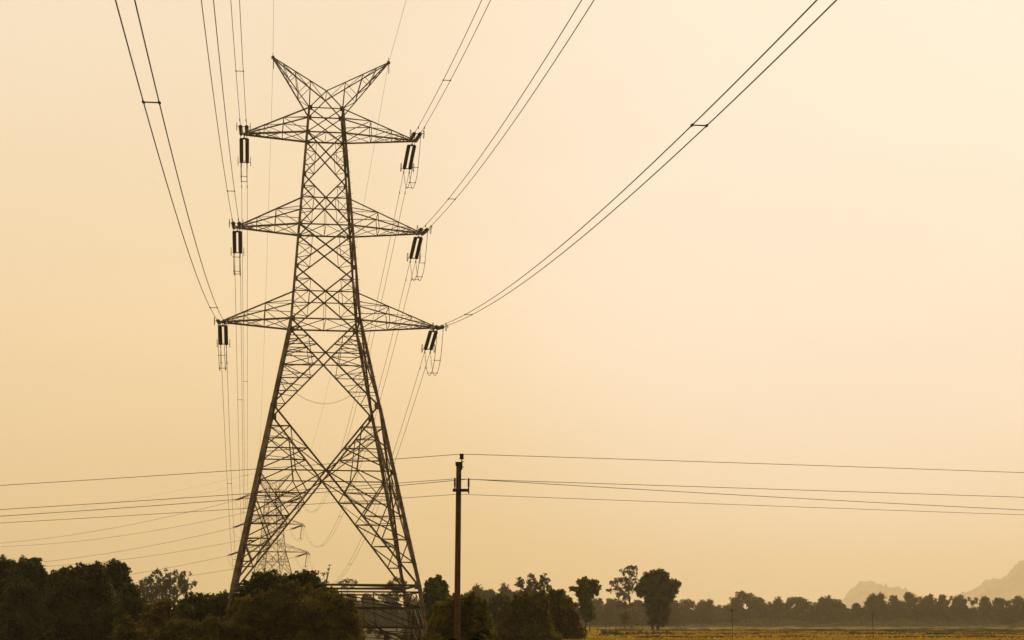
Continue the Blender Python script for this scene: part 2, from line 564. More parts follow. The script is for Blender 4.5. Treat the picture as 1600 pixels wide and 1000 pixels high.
    # horizontal frames with plan bracing
    for k, w in (('L0', .085), ('L1', .11), ('L2', .11), ('L3', .12)):
        z = ZL[k]
        b = MB()
        cs = [corner(-1, -1, z), corner(1, -1, z), corner(1, 1, z), corner(-1, 1, z)]
        for i in range(4):
            b.angle(cs[i], cs[(i + 1) % 4], w * T)
        mf, mb_ = face_pt('front', 0, z), face_pt('back', 0, z)
        if k != 'L0':
            for c in (cs[2], cs[3]): b.angle(mf, c, .05 * T)
            for c in (cs[0], cs[1]): b.angle(mb_, c, .05 * T)
            b.angle(mf, mb_, .04 * T)
        b.build('horizontal_frame', steel, root)
    # crossarms
    for k, (a, ku) in ARMS.items():
        a = a * arm_scale
        for su in (-1, 1):
            z, zu = ZL[k], ZL[ku]
            tip = Vector((su * a + ASYM - ({'L1': .22, 'L2': .18, 'L3': .06}[k] if su < 0 else 0), 0, z))
            chord, lace = MB(), MB()
            nodes = (0.0, .40, .70, .87, 1.0)
            L, U = {}, {}
            for sv in (-1, 1):
                tp = tip + Vector((0, sv * 0.16, 0))
                lo, hi = corner(su, sv, z), corner(su, sv, zu)
                chord.angle(lo, tp, .13 * T)
                chord.angle(hi, tp + Vector((0, 0, .10)), .095 * T)
                L[sv] = [lerp(lo, tp, t) for t in nodes]
                U[sv] = [lerp(hi, tp + Vector((0, 0, .10)), t) for t in nodes]
                for i in (1, 2, 3):
                    lace.angle(L[sv][i], U[sv][i], (.055 if i == 1 else .038) * T)
                    lace.angle(U[sv][i], L[sv][i - 1], (.055 if i == 1 else .04) * T)
                u1 = U[sv][1]
                wz = halfw(u1.z)
                lace.angle(u1, Vector((su * wz, sv * wz * KD, u1.z + (0.12 if k != 'L1' else 0.0))), .055 * T)
            for i in (1, 2, 3):
                lace.angle(L[-1][i], L[1][i], .045 * T)
                lace.angle(U[-1][i], U[1][i], .045 * T)
                lace.angle(L[-1][i - 1], L[1][i], .045 * T)
                lace.angle(L[1][i - 1], L[-1][i], .045 * T)
                lace.angle(U[1][i - 1], U[-1][i], .04 * T)
            chord.box(tip + Vector((-su * .1, 0, .03)), .5, .4, .16)
            arm = chord.build('crossarm', steel, root)
            lace.build('lacing', steel, arm)
    # earth wire peaks
    for su in (-1, 1):
        tip = Vector((su * 4.475 * (arm_scale ** .5) + ASYM, 0, ZP))
        chord, lace = MB(), MB()
        U, L = {}, {}
        w0 = halfw(ZL['L0']) * KD
        for sv in (-1, 1):
            ap = Vector((0.02, sv * w0 * .95, ZAP))
            cn = corner(su, sv, ZL['L0'])
            tp = tip + Vector((0, sv * .1, 0))
            chord.angle(ap, tp, .085 * T)
            chord.angle(cn, tp, .085 * T)
            chord.angle(cn, ap, .08 * T)
            ns = (0, .3, .58, .8)
            U[sv] = [lerp(ap, tp, t) for t in ns]
            L[sv] = [lerp(cn, tp, t) for t in ns]
            lace.angle(U[sv][1], cn, .06 * T)
            lace.angle(U[sv][2], L[sv][1], .05 * T)
            lace.angle(U[sv][1], L[sv][1], .04 * T)
            lace.angle(U[sv][2], L[sv][2], .04 * T)
            lace.angle(U[sv][3], L[sv][2], .04 * T)
        for i in (0, 1, 2, 3):
            lace.angle(U[-1][i], U[1][i], .045 * T)
            lace.angle(L[-1][i], L[1][i], .045 * T)
            if i:
                lace.angle(L[-1][i - 1], L[1][i], .045 * T)
                lace.angle(U[1][i - 1], U[-1][i], .04 * T)
        chord.box(tip, .26, .22, .14)
        pk = chord.build('earth_wire_peak', steel, root)
        lace.build('lacing', steel, pk)
    # belt and leg extension
    if extension:
        b = MB()
        for z, w in ((ZL['L6'], .16), (ZL['L6'] - .5, .12)):
            cs = [corner(-1, -1, z), corner(1, -1, z), corner(1, 1, z), corner(-1, 1, z)]
            for i in range(4):
                b.angle(cs[i], cs[(i + 1) % 4], w)
        mids = [face_pt(fc, 0, ZL['L6']) for fc in ('front', 'right', 'back', 'left')]
        for i in range(4): b.angle(mids[i], mids[(i + 1) % 4], .08)
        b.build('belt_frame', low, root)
        for face in ('front', 'back', 'left', 'right'):
            nrm = {'front': (0, -1, 0), 'back': (0, 1, 0), 'left': (-1, 0, 0), 'right': (1, 0, 0)}[face]
            b = MB()
            z0, z1, z2, z3 = ZL['L6'] - .55, 3.1, 1.62, 0.1
            for z in (z1, z2): b.angle(face_pt(face, -1, z), face_pt(face, 1, z), .1, nrm)
            for s in (-1, 1):
                b.angle(face_pt(face, 0, z0), face_pt(face, s, z1), .09, nrm)
                b.angle(face_pt(face, s * .5, z0), face_pt(face, s * .5, z2), .07, nrm)
                b.angle(face_pt(face, s * .5, z1), face_pt(face, s, z2), .08, nrm)
                b.angle(face_pt(face, s * .5, z0), face_pt(face, s, z1), .06, nrm)
                b.angle(face_pt(face, s * .5, z2), face_pt(face, s, z3), .09, nrm)
                b.angle(face_pt(face, s * .5, z2), face_pt(face, 0, z1), .08, nrm)
                b.angle(face_pt(face, s * .5, z2), face_pt(face, 0, z3), .07, nrm)
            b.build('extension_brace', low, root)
        # slack cable slung between the legs under the lowest crossarms
        for dy in (0.0, 0.35):
            b = MB()
            p0, p1 = face_pt('back', -.98, 21.3) + Vector((0, dy, 0)), face_pt('back', .98, 21.1) + Vector((0, dy, 0))
            pts = []
            for i in range(33):
                t = i / 32
                p = lerp(p0, p1, t)
                p.z -= (1.8 - dy * .3) * (1 - (2 * t - 1) ** 2)
                pts.append(p)
            b.tube(pts, .008, 5)
            b.build('slack_cable', M['wire'], root)
    return root

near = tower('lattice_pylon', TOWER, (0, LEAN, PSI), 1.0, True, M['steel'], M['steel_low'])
tag(near, 'tall dark steel lattice pylon with three crossarm pairs and V shaped peaks', 'pylon', 'lattice pylons of the high voltage line')
PSI2 = math.radians(28)
FAR = Vector((-62.85, 479.0, 2.0 - 4.65 - 2.0))
far = tower('lattice_pylon', FAR, (0, 0, PSI2), 1.17, False, M['steel'], M['steel_low'], .92)
tag(far, 'small hazy lattice pylon seen far off through the legs of the big one', 'pylon', 'lattice pylons of the high voltage line')

def near_pt(u, v, z):
    m = Matrix.Translation(TOWER) @ Matrix.Rotation(PSI, 4, 'Z') @ Matrix.Rotation(LEAN, 4, 'Y')
    return m @ Vector((u, v, z))
def far_pt(u, v, z):
    return Matrix.Translation(FAR) @ Matrix.Rotation(PSI2, 4, 'Z') @ Vector((u, v, z))

# ------------------------------------------------------------------ insulators, conductors
def heading(az, slope):
    """unit vector at compass angle az from straight ahead, positive to the right; slope up"""
    return Vector((math.sin(az), math.cos(az), slope)).normalized()

def string_profile(n, pitch, r):
    prof = [(0, .03)]
    for i in range(n):
        s = .06 + i * pitch
        prof += [(s, r * .5), (s + pitch * .15, r), (s + pitch * .66, r * .94), (s + pitch * .82, r * .55)]
    prof.append((.06 + n * pitch + .05, .03))
    return prof

def strain_set_proto():
    """double strain string along +X from the origin: link, yoke, two strings, yoke, clamps, two racket rings"""
    root = empty('strain_insulator', (0, 0, 0))
    b = MB()
    b.tube([(0, 0, 0), (.35, 0, 0)], .035, 6)
    b.add([(.30, -.03, -.02), (.55, -.27, -.02), (.62, -.27, -.02), (.62, .27, -.02), (.55, .27, -.02), (.30, .03, -.02),
           (.30, -.03, .02), (.55, -.27, .02), (.62, -.27, .02), (.62, .27, .02), (.55, .27, .02), (.30, .03, .02)],
          [(5, 4, 3, 2, 1, 0), (6, 7, 8, 9, 10, 11)] + [(i, (i + 1) % 6, 6 + (i + 1) % 6, 6 + i) for i in range(6)])
    b.build('yoke_plate', M['fitting'], root)
    b = MB()
    b.box((4.97, 0, 0), .1, .56, .04)
    b.tube([(4.97, -.5, 0), (4.97, .5, 0)], .02, 5)
    b.build('yoke_plate', M['fitting'], root)
    for s in (-1, 1):
        b = MB()
        b.lathe((.6, s * .225, 0), (1, 0, 0), string_profile(29, .146, .152), 12)
        b.build('insulator_string', M['insulator'], root, False)
    for s in (-1, 1):
        b = MB()
        pts = []
        for i in range(21):
            t = 2 * math.pi * i / 20
            pts.append((4.75 + .52 * math.cos(t), s * .5, .30 * math.sin(t)))
        b.tube(pts, .024, 5)
        b.build('grading_ring', M['fitting'], root)
    for s in (-1, 1):
        b = MB()
        b.tube([(5.0, s * .225, 0), (5.25, s * .225, 0), (5.95, s * .225, 0)], [.03, .032, .03], 6)
        b.tube([(5.35, s * .225, 0), (5.15, s * .225, -.35)], .028, 6)
        b.build('dead_end_clamp', M['fitting'], root)
    return root
SET_LEN = 5.95
proto = strain_set_proto()
proto_used = [False]
def strain_set(p, d, label, group):
    o = proto if not proto_used[0] else copy_tree(proto)
    proto_used[0] = True
    d = d.normalized()
    y = Vector((0, 0, 1)).cross(d).normalized()
    m = Matrix((d, y, d.cross(y))).transposed().to_4x4()
    o.matrix_world = Matrix.Translation(p) @ m
    tag(o, label, 'insulator', group)
    return p + d * SET_LEN, y

def wire_pts(p, d2, g0, c, length, n=60):
    """parabola from p along horizontal direction d2, starting slope g0 (down) and curvature c"""
    out = []
    for i in range(n + 1):
        s = length * i / n
        q = p + d2 * s
        q.z = p.z - g0 * s + c * s * s
        out.append(q)
    return out

def bundle(pts, side, sep, label, group, spacers, r=.019, dampers=()):
    root = empty('conductor_pair', pts[0])
    inv = Matrix.Translation(-pts[0])
    for s in (-1, 1):
        b = MB()
        b.tube([inv @ (p + side * s * sep / 2) for p in pts], r, 5)
        for k in dampers:
            p = inv @ (pts[k] + side * s * sep / 2)
            b.tube([p + Vector((0, -.25, -.12)), p + Vector((0, .25, -.12))], .03, 5)
            b.box(p + Vector((0, 0, -.05)), .05, .06, .14)
        b.build('wire', M['wire'], root)
    if spacers:
        b = MB()
        for p in spacers:
            p = inv @ p
            b.tube([p - side * (sep / 2 + .05), p + side * (sep / 2 + .05)], .022, 5)
            for s in (-1, 1): b.tube([p + side * s * sep / 2 + Vector((0, -.07, .0)), p + side * s * sep / 2 + Vector((0, .07, .0))], .042, 6)
        b.build('spacers', M['fitting'], root)
    tag(root, label, 'power line', group)
    return root

AN = math.radians(7.607)
D_NEAR = Vector((math.sin(AN), -math.cos(AN), 0))          # towards and over the camera
GN, CN = 0.135373, 0.00050571
GA, CA = 0.166, 0.00046
lev_name = {'L1': 'top', 'L2': 'middle', 'L3': 'lowest'}
side_name = {-1: 'left', 1: 'right'}
OUT_AZ = math.radians(-40)
D_OUT = Vector((math.sin(OUT_AZ), math.cos(OUT_AZ), 0))
SEP = .45
for k in ('L1', 'L2', 'L3'):
    for su in (-1, 1):
        a = ARMS[k][0]
        ln, sn = lev_name[k], side_name[su]
        tip = near_pt(su * a + ASYM - ({'L1': .30, 'L2': .25, 'L3': .10}[k] if su < 0 else 0), 0, ZL[k])
        ftip = far_pt(su * a * 1.17 + ASYM, 0, ZL[k])
        # near span
        az_n = AN + ({'L1': .0028, 'L2': .0018, 'L3': .0014}[k] if su < 0 else 0)
        D_NEAR = Vector((math.sin(az_n), -math.cos(az_n), 0))
        e1, y1 = strain_set(tip + Vector((0, 0, -.05)), D_NEAR + Vector((0, 0, -GN)), f'short looking double insulator reaching forward from the {sn} tip of the {ln} crossarm', 'strain insulators on the near pylon')
        s0 = SET_LEN
        p0 = e1.copy()
        pts = wire_pts(p0, D_NEAR, GN - 2 * CN * s0, CN, 262, 90)
        L0 = 262 / 90
        sp_s = {'L1': (22,), 'L2': (20,), 'L3': (19, 83)}[k]
        sps = []
        for s in sp_s + (140, 200):
            q = p0 + D_NEAR * s
            q.z = p0.z - (GN - 2 * CN * s0) * s + CN * s * s
            sps.append(q)
        bundle(pts, y1, SEP, f'dark conductor pair coming overhead from the {sn} end of the {ln} crossarm', 'conductor pairs overhead', sps, .0195, (1,))
        # span to the far pylon
        fdir = Vector((ftip.x - tip.x, ftip.y - tip.y, 0))
        dist = fdir.length
        fdir.normalize()
        g0 = (tip.z - ftip.z + CA * dist * dist) / dist
        e2, y2 = strain_set(tip + Vector((0, 0, -.12)), fdir + Vector((0, 0, -g0)), f'long double insulator string slung back below the {sn} tip of the {ln} crossarm', 'strain insulators on the near pylon')
        g_end = -(g0 - 2 * CA * dist)
        e3, y3 = strain_set(ftip + Vector((0, 0, -.05)), -fdir + Vector((0, 0, -g_end)), f'hazy insulator string facing us at the {sn} tip of the far pylon\'s {ln} crossarm', 'strain insulators on the far pylon')
        span = Vector((e3.x - e2.x, e3.y - e2.y, 0)).length
        g1 = (e2.z - e3.z + CA * span * span) / span
        pts = wire_pts(e2, Vector((e3.x - e2.x, e3.y - e2.y, 0)).normalized(), g1, CA, span, 90)
        sps = [pts[i].copy() for i in {'L1': (18, 38, 58, 75), 'L2': (12, 34, 54, 74), 'L3': (14, 33, 52, 71)}[k]]
        bundle(pts, y2, SEP, f'thin conductor pair sagging to the far pylon from the {sn} {ln} crossarm tip', 'conductor pairs to the far pylon', sps, .0185, (1,))
        # jumper loop under the arm
        ja, jb = e1 - D_NEAR * .8 + Vector((0, 0, -.25)), e2 - fdir * .8 + Vector((0, 0, -.3))
        pts = []
        for i in range(29):
            t = i / 28
            q = lerp(ja, jb, t)
            q.z -= {'L1': 2.1, 'L2': 2.2, 'L3': 2.35}[k] * (1 - abs(2 * t - 1) ** 2.6)
            pts.append(q)
        bundle(pts, y2, SEP, f'twin jumper loop hanging under the {sn} tip of the {ln} crossarm', 'jumper loops on the near pylon', [pts[6], pts[13], pts[22]], .021)
        # far pylon: outgoing string and line
        e4, y4 = strain_set(ftip + Vector((0, 0, -.12)), D_OUT + Vector((0, 0, -.16)), f'hazy slanting insulator pulling left from the {sn} tip of the far pylon\'s {ln} arm', 'strain insulators on the far pylon')
        pts = wire_pts(e4, D_OUT, .088, .00030, 260, 50)
        bundle(pts, y4, SEP, f'faint conductor pair leaving to the left from the far pylon\'s {sn} {ln} arm', 'faint lines leaving to the left', [], .021)
        ja, jb = e3 + Vector((0, 0, -.3)), e4 + Vector((0, 0, -.3))
        drop = 2.6 if su < 0 else 3.2
        pts = []
        for i in range(25):
            t = i / 24
            q = lerp(ja, jb, t)
            q.z -= drop * (1 - abs(2 * t - 1) ** 2.4)
            if su > 0: q += Vector((.6, -.6, 0)) * 2.0 * (1 - abs(2 * t - 1))
            pts.append(q)
        bundle(pts, y4, SEP, f'small jumper loop under the {sn} tip of the far pylon\'s {ln} crossarm', 'jumper loops on the far pylon', [], .016)
        if su > 0:
            o = empty('pilot_insulator', ftip + Vector((-.25, -.1, -.1)))
            b = MB()
            b.lathe((0, 0, 0), (-.12, 0, -1), string_profile(24, .146, .10), 8)
            b.build('insulator_string', M['insulator'], o)
            b = MB()
            b.tube([(-1.0, 0, -3.72), (.1, 0, -3.72)], .06, 6)
            b.box((-.43, 0, -3.62), .16, .1, .26)
            b.build('jumper_clamp', M['fitting'], o)
            tag(o, f'thin insulator hanging straight down from the right tip of the far pylon\'s {ln} crossarm', 'insulator', 'pilot insulators on the far pylon')

def single_wire(name, pts, r, label, cat, group=None):
    b = MB()
    p0 = Vector(pts[0])
    b.tube([Vector(p) - p0 for p in pts], r, 5)
    o = b.build(name, M['wire'])
    o.location = p0
    return tag(o, label, cat, group)

D_NEAR = Vector((math.sin(AN), -math.cos(AN), 0))
for su in (-1, 1):
    tip = near_pt(su * 4.475 + ASYM, 0, ZP)
    ft = far_pt(su * 4.475 * 1.17 ** .5 + ASYM, 0, ZP)
    single_wire('earth_wire', wire_pts(tip, D_NEAR, .075, .0003, 262, 80), .011, f'hair thin earth wire rising towards the camera from the {side_name[su]} peak', 'earth wire', 'earth wires')
    dv = Vector((ft.x - tip.x, ft.y - tip.y, 0))
    L = dv.length
    c = .00036
    single_wire('earth_wire', wire_pts(tip, dv.normalized(), (tip.z - ft.z + c * L * L) / L, c, L, 80), .010, f'hair thin earth wire falling away behind the pylon from its {side_name[su]} peak', 'earth wire', 'earth wires')
    single_wire('earth_wire', wire_pts(ft, D_OUT, .07, .00026, 260, 40), .012, f'faint earth wire leaving to the left from the far pylon\'s {side_name[su]} peak', 'earth wire', 'earth wires')
    b = MB()
    b.tube([(0, 0, .0), (0, 0, .42)], .025, 5)
    b.tube([(0, .25, -.05), (0, .35, -.75)], .03, 5)
    b.box((0, 0, .05), .2, .22, .16)
    o = b.build('earth_wire_clamp', M['fitting'])
    o.location = tip
    tag(o, f'small bolted clamp on the tip of the {side_name[su]} peak', 'clamp', 'earth wire clamps')

# ------------------------------------------------------------------ village power pole and its wires
PD = 71.0
pb = at(713.3, 1052, PD)
pb.z = 0
pt = at(717.0, 722, PD)
pole = empty('power_pole', pb)
tag(pole, 'brown concrete power pole with a short crossarm, standing right of the big pylon', 'pole')
b = MB()
top = pt - pb
vs = []
for p, w, dd in ((Vector((0, 0, -.05)), .245, .27), (top, .195, .2)):
    ch = .03
    for x, y in ((-w / 2 + ch, -dd / 2), (w / 2 - ch, -dd / 2), (w / 2, -dd / 2 + ch), (w / 2, dd / 2 - ch), (w / 2 - ch, dd / 2), (-w / 2 + ch, dd / 2), (-w / 2, dd / 2 - ch), (-w / 2, -dd / 2 + ch)):
        vs.append(p + Vector((x, y, 0)))
b.add(vs, [tuple(reversed(range(8))), tuple(range(8, 16))] + [(i, (i + 1) % 8, 8 + (i + 1) % 8, 8 + i) for i in range(8)])
b.build('shaft', M['pole'], pole)
b = MB()
b.box(top + Vector((-.01, 0, -.035)), .245, .25, .07)
b.box(top + Vector((-.015, 0, -.11)), .225, .235, .08)
b.box(top + Vector((.10, -.13, -.16)), .09, .03, .3)
b.tube([top + Vector((.10, -.1, .02)), top + Vector((.19, -.1, .0))], .018, 5)
b.tube([top + Vector((.10, -.1, -.2)), top + Vector((.20, -.1, -.2))], .018, 5)
b.build('top_cap', M['dark_iron'], pole)
def pin_insulator(p, h, r, nsk, pin):
    b = MB()
    b.tube([p, p + Vector((0, 0, pin))], .02, 6)
    prof = [(0, .03)]
    for i in range(nsk):
        s = h * i / nsk
        prof += [(s + .005, r * .62), (s + h / nsk * .28, r * (1 - .06 * i)), (s + h / nsk * .62, r * .72)]
    prof += [(h, r * .8), (h + .03, r * .6)]
    b.lathe(p + Vector((0, 0, pin)), (0, 0, 1), prof, 10)
    b.build('pin_insulator', M['dark_iron'], pole)
def rel(px, py): return at(px, py, PD) - pb
pin_insulator(rel(721.4, 723), .19, .108, 3, .13)
arm_c = rel(719.6, 766.5)
b = MB()
b.box(arm_c + Vector((0, -.16, 0)), .60, .06, .115)
b.box(arm_c + Vector((-.02, 0, .02)), .32, .29, .05)
b.build('cross_arm', M['dark_iron'], pole)
pl_, pr_ = rel(710.9, 768) + Vector((0, -.16, 0)), rel(732.4, 771) + Vector((0, -.16, 0))
for p, hh in ((pl_, .52), (pr_, .58)):
    b = MB()
    b.tube([p + Vector((0, 0, -.02)), p + Vector((0, 0, hh))], .026, 6)
    prof = [(0, .03)]
    for i in range(4):
        prof += [(.02 + i * .07, .03), (.035 + i * .07, .058), (.05 + i * .07, .034)]
    prof += [(.33, .03)]
    b.lathe(p + Vector((0, 0, hh - .34)), (0, 0, 1), prof, 8)
    b.build('pin_insulator', M['dark_iron'], pole)

def village_wire(mid, left, right, label, r, curve_l, curve_r):
    """one wire tied at the pole and running on past both sides of the view; each end is another pole's height"""
    m = at(*mid, PD)
    pts = []
    for end, dd, cv in ((left, PD + 3, curve_l), (right, PD + 8, curve_r)):
        e = at(*end, dd)
        e = m + (e - m) * 1.25
        seg = []
        for i in range(0, 25):
            t = i / 24
            q = lerp(m, e, t)
            q.z -= cv * 4 * t * (1 - t)
            seg.append(q)
        pts.append(seg)
    allp = list(reversed(pts[0])) + pts[1][1:]
    single_wire('village_wire', allp, r, label, 'wire', 'wires on the brown pole')
village_wire((721.4, 709.5), (0, 757), (1600, 739), 'topmost wire over the brown pole, tied to its cap insulator', .011, .06, -.02)
village_wire((711, 748.2), (0, 795), (1600, 777), 'upper of the two wires on the brown pole\'s crossarm pins, tied to the left pin', .011, .05, .0)
village_wire((732.4, 748.6), (0, 803.5), (1600, 795.5), 'lower of the two wires on the brown pole\'s crossarm pins, tied to the right pin', .0115, .12, .06)
village_wire((716, 772.2), (0, 816), (1600, 804), 'lowest thin wire passing the brown pole just under its crossarm', .009, .05, .02)

# ------------------------------------------------------------------ birds perched on the pylon brace
for i, (px, face_dir) in enumerate(((389.8, 1), (393.6, -1), (396.4, 1))):
    d = 147.0
    p = at(px, 847.6, d)
    b = MB()
    fd = face_dir
    b.lathe((-.14 * fd, 0, .05), (1.0 * fd, 0, .55), [(0, .012), (.04, .05), (.10, .075), (.18, .072), (.25, .045), (.28, .04)], 10)
    b.lathe((.10 * fd, 0, .17), (1.0 * fd, 0, .15), [(-.05, .02), (-.02, .045), (.02, .052), (.06, .035), (.08, .014), (.12, .003)], 8)
    b.plate((-.12 * fd, 0, .06), (-.30 * fd, 0, -.03), .06, .015)
    for s in (-1, 1): b.tube([(.0, s * .025, .08), (.01 * fd, s * .025, 0)], .006, 4)
    o = b.build('bird', M['feather'], None, True)
    o.location = p
    tag(o, ('leftmost of the three small dark birds perched on the pylon\'s left leg brace', 'middle one of three small dark birds perched on the pylon brace', 'small dark bird perched on the pylon brace, furthest from the leg')[i], 'bird', 'birds on the pylon brace')

# ------------------------------------------------------------------ trees and bushes
def leaf_object(name, C, size, m, parent, seed, flat=0.0):
    """one rhombus leaf per row of C"""
    r = np.random.default_rng(seed)
    n = len(C)
    a = r.normal(size=(n, 3))
    a /= np.linalg.norm(a, axis=1)[:, None]
    h = r.normal(size=(n, 3))
    h[:, 2] += flat
    b = np.cross(a, h)
    b /= np.linalg.norm(b, axis=1)[:, None] + 1e-9
    s = size * (0.55 + 0.9 * r.random(n))[:, None]
    V = np.empty((n, 4, 3))
    V[:, 0] = C - a * s * .62
    V[:, 1] = C + b * s * .36
    V[:, 2] = C + a * s * .62
    V[:, 3] = C - b * s * .36
    me = bpy.data.meshes.new(name)
    me.vertices.add(4 * n)
    me.vertices.foreach_set('co', V.reshape(-1).astype(np.float32))
    me.loops.add(4 * n)
    me.loops.foreach_set('vertex_index', np.arange(4 * n, dtype=np.int32))
    me.polygons.add(n)
    me.polygons.foreach_set('loop_start', np.arange(0, 4 * n, 4, dtype=np.int32))
    me.update(calc_edges=True)
    me.validate()
    me.materials.append(m)
    o = bpy.data.objects.new(name, me)
    COL.objects.link(o)
    if parent is not None: o.parent = parent
    return o

def crown_points(blobs, leaf, cover, seed, clump=.34, inner=.35):
    """leaf centres: blobs (x, y, z, rx, rz); leaves gather in clumps over each blob's shell and thinly inside"""
    r = np.random.default_rng(seed)
    out = []
    for (x, y, z, rx, rz) in blobs:
        ry = rx
        area = math.pi * rx * rz
        n = max(12, int(area * cover / (leaf * leaf * .45)))
        nc = max(5, int(9 * (rx / max(.25, rx * clump * 1.6)) ** 1.5))
        u = r.normal(size=(nc, 3))
        u /= np.linalg.norm(u, axis=1)[:, None]
        rad = 0.62 + 0.36 * r.random(nc)
        cc = u * rad[:, None]
        k = r.integers(0, nc, n)
        w = r.random(nc) ** 1.2 + .15
        k = r.choice(nc, n, p=w / w.sum())
        cs = clump * (.7 + .6 * r.random(nc))
        off = r.normal(size=(n, 3)) * (cs[k] * .52)[:, None]
        off[:, 2] *= .8
        p = cc[k] + off
        ni = int(n * inner)
        q = r.normal(size=(ni, 3))
        q *= (r.random(ni) ** .4 * .8 / np.linalg.norm(q, axis=1))[:, None]
        p = np.vstack([p, q])
        out.append(p * np.array([rx, ry, rz]) + np.array([x, y, z]))
    return np.vstack(out)

def limb(b, p, q, r0, r1, seed, n=7, sag=.12):
    r = np.random.default_rng(seed)
    p, q = Vector(p), Vector(q)
    L = (q - p).length
    pts, rad = [], []
    w = Vector(r.normal(size=3)) * L * .05
    for i in range(n):
        t = i / (n - 1)
        v = lerp(p, q, t)
        v += w * math.sin(math.pi * t) + Vector((0, 0, -L * sag * math.sin(math.pi * t) * .5))
        pts.append(v)
        rad.append(r0 + (r1 - r0) * t ** .8)
    b.tube(pts, rad, 7)

COVER, LEAF = 1.15, 0.68
def plant(name, label, cat, d, base_px, blobs_px, leaf, m, seed, cover=2.6, group=None, clump=.40, inner=.35, trunk_r=.16, bark='bark', depth=.7, fork=.4, bare=0, trunks=None, solid=0):
    """tree or bush from crown masses given where they stand in the view; every mass gets real depth"""
    r = np.random.default_rng(seed)
    root_p = at(base_px, HY, d)
    root_p.z = 0
    root = empty(name, root_p)
    tag(root, label, cat, group)
    blobs = []
    for q in blobs_px:
        px, py, rx = q[0], q[1], q[2] / F * d
        rz = (q[3] if len(q) > 3 else q[2] * .95) / F * d
        dy = float(r.normal()) * rx * depth
        dy = max(-2.2 * rx, min(2.2 * rx, dy))
        p = at(px, py, d + dy) - root_p
        blobs.append((p.x, p.y, p.z, rx, rz))
    core = list(blobs)
    big = 9.0 / F * d
    if solid:
        for i, p in enumerate(core):                       # masses between neighbouring masses
            for q in core[:i]:
                g = math.hypot(p[0] - q[0], p[2] - q[2])
                if g < 1.2 * (p[3] + q[3]):
                    rm = min(p[3], q[3])
                    blobs.append(((p[0] + q[0]) / 2, (p[1] + q[1]) / 2 + float(r.normal()) * rm * .3, (p[2] + q[2]) / 2 - rm * (.6 if cat == 'bush' else .2), rm * .8, rm * .8))
    if solid == 2:
        for p in core:                                     # foliage down to the ground, spreading as it falls
            x, z, w = p[0], p[2] - p[4] * 1.0, p[3]
            while z > .2:
                w = min(w * 1.12, big * 2)
                x += float(r.normal()) * w * .35
                blobs.append((x, p[1] + float(r.normal()) * w * .6, z, w, w * .9))
                z -= w * .9
    if solid == 3:                                         # airy crowns: many small hanging sprays
        fine = []
        for x, y, z, rx, rz in core:
            for k in range(7):
                v = r.normal(size=3)
                f = .34 + .22 * float(r.random())
                fine.append((x + v[0] * rx * .62, y + v[1] * rx * .9, z + v[2] * rz * .62, rx * f, rz * f * 1.35))
        blobs = fine
    lobes = []
    for x, y, z, rx, rz in blobs:
        if rx > big and solid:                             # big masses get lobes
            for k in range(8):
                v = r.normal(size=3)
                v /= np.linalg.norm(v)
                f = .28 + .2 * float(r.random())
                o = .78 + .14 * float(r.random())
                lobes.append((x + v[0] * rx * o, y + v[1] * rx * o, z + v[2] * rz * o, rx * f, rz * f * .9))
    twigs = []
    for x, y, z, rx, rz in core:                           # loose sprays breaking the outline
        for k in range(8 if cat == 'bush' else 5):
            v = r.normal(size=3)
            v /= np.linalg.norm(v)
            v[2] = abs(v[2]) if r.random() < .7 else v[2]
            f = (.14 + (.2 if cat == 'bush' else .12) * float(r.random())) * min(1.0, 1.3 * big / rx)
            twigs.append((x + v[0] * rx * 1.02, y + v[1] * rx, z + v[2] * rz * 1.02, rx * f, rx * f * 1.2))
    blobs = blobs + lobes
    cover, leaf = cover * COVER, leaf * LEAF
    C = crown_points(blobs, leaf, cover, seed, clump, inner)
    if solid: C = np.vstack([C, crown_points(twigs, leaf, 1.6, seed + 3, .6, .2)])
    C = C[C[:, 2] > -.02]
    leaf_object('crown' if cat == 'tree' else 'foliage', C, leaf, m, root, seed + 1)
    b = MB()
    bases = trunks or [base_px]
    reach = 1.22 if cat == 'bush' else .98
    blobs = core
    zmax = max(q[2] for q in core)
    for ti, tb in enumerate(bases):
        x0 = (tb - base_px) / F * d
        mine = [q for q in blobs if len(bases) == 1 or min(range(len(bases)), key=lambda j: abs((bases[j] - base_px) / F * d - q[0])) == ti]
        if not mine: mine = blobs
        xm = float(np.mean([q[0] for q in mine]))
        ym = float(np.mean([q[1] for q in mine]))
        fk = Vector((x0 + (xm - x0) * .35, ym * .3, zmax * fork))
        limb(b, (x0, 0, -.1), fk, trunk_r * 1.25, trunk_r * .85, seed + 5 + ti, 8, 0.0)
        hi = max(mine, key=lambda q: q[2])
        limb(b, fk, (hi[0], hi[1], hi[2] + hi[4] * .5), trunk_r * .85, trunk_r * .16, seed + 9 + ti, 9, 0.0)
        for i, q in enumerate(mine):
            if q is hi or q[2] < zmax * .25: continue
            t0 = .15 + .6 * r.random()
            st = lerp(fk, Vector((hi[0], hi[1], hi[2])), t0 if q[2] > fk.z else 0.0)
            if q[2] < fk.z: st = lerp(Vector((x0, 0, 0)), fk, max(.3, .8 * q[2] / max(fk.z, .1)))
            limb(b, st, (q[0], q[1], q[2]), trunk_r * .42, trunk_r * .10, seed + 20 + i, 6, .1)
            for j in range(3 + bare):
                v = Vector(r.normal(size=3))
                v.normalize()
                limb(b, (q[0] - .3 * v.x * q[3], q[1], q[2] - .3 * q[4]), (q[0] + v.x * q[3] * reach, q[1] + v.y * q[3] * reach, q[2] + abs(v.z) * q[4] * reach), trunk_r * .12, trunk_r * .03 + .006, seed + 60 + i * 7 + j, 4, 0.0)
    b.build('trunk' if cat == 'tree' else 'stems', M[bark], root)
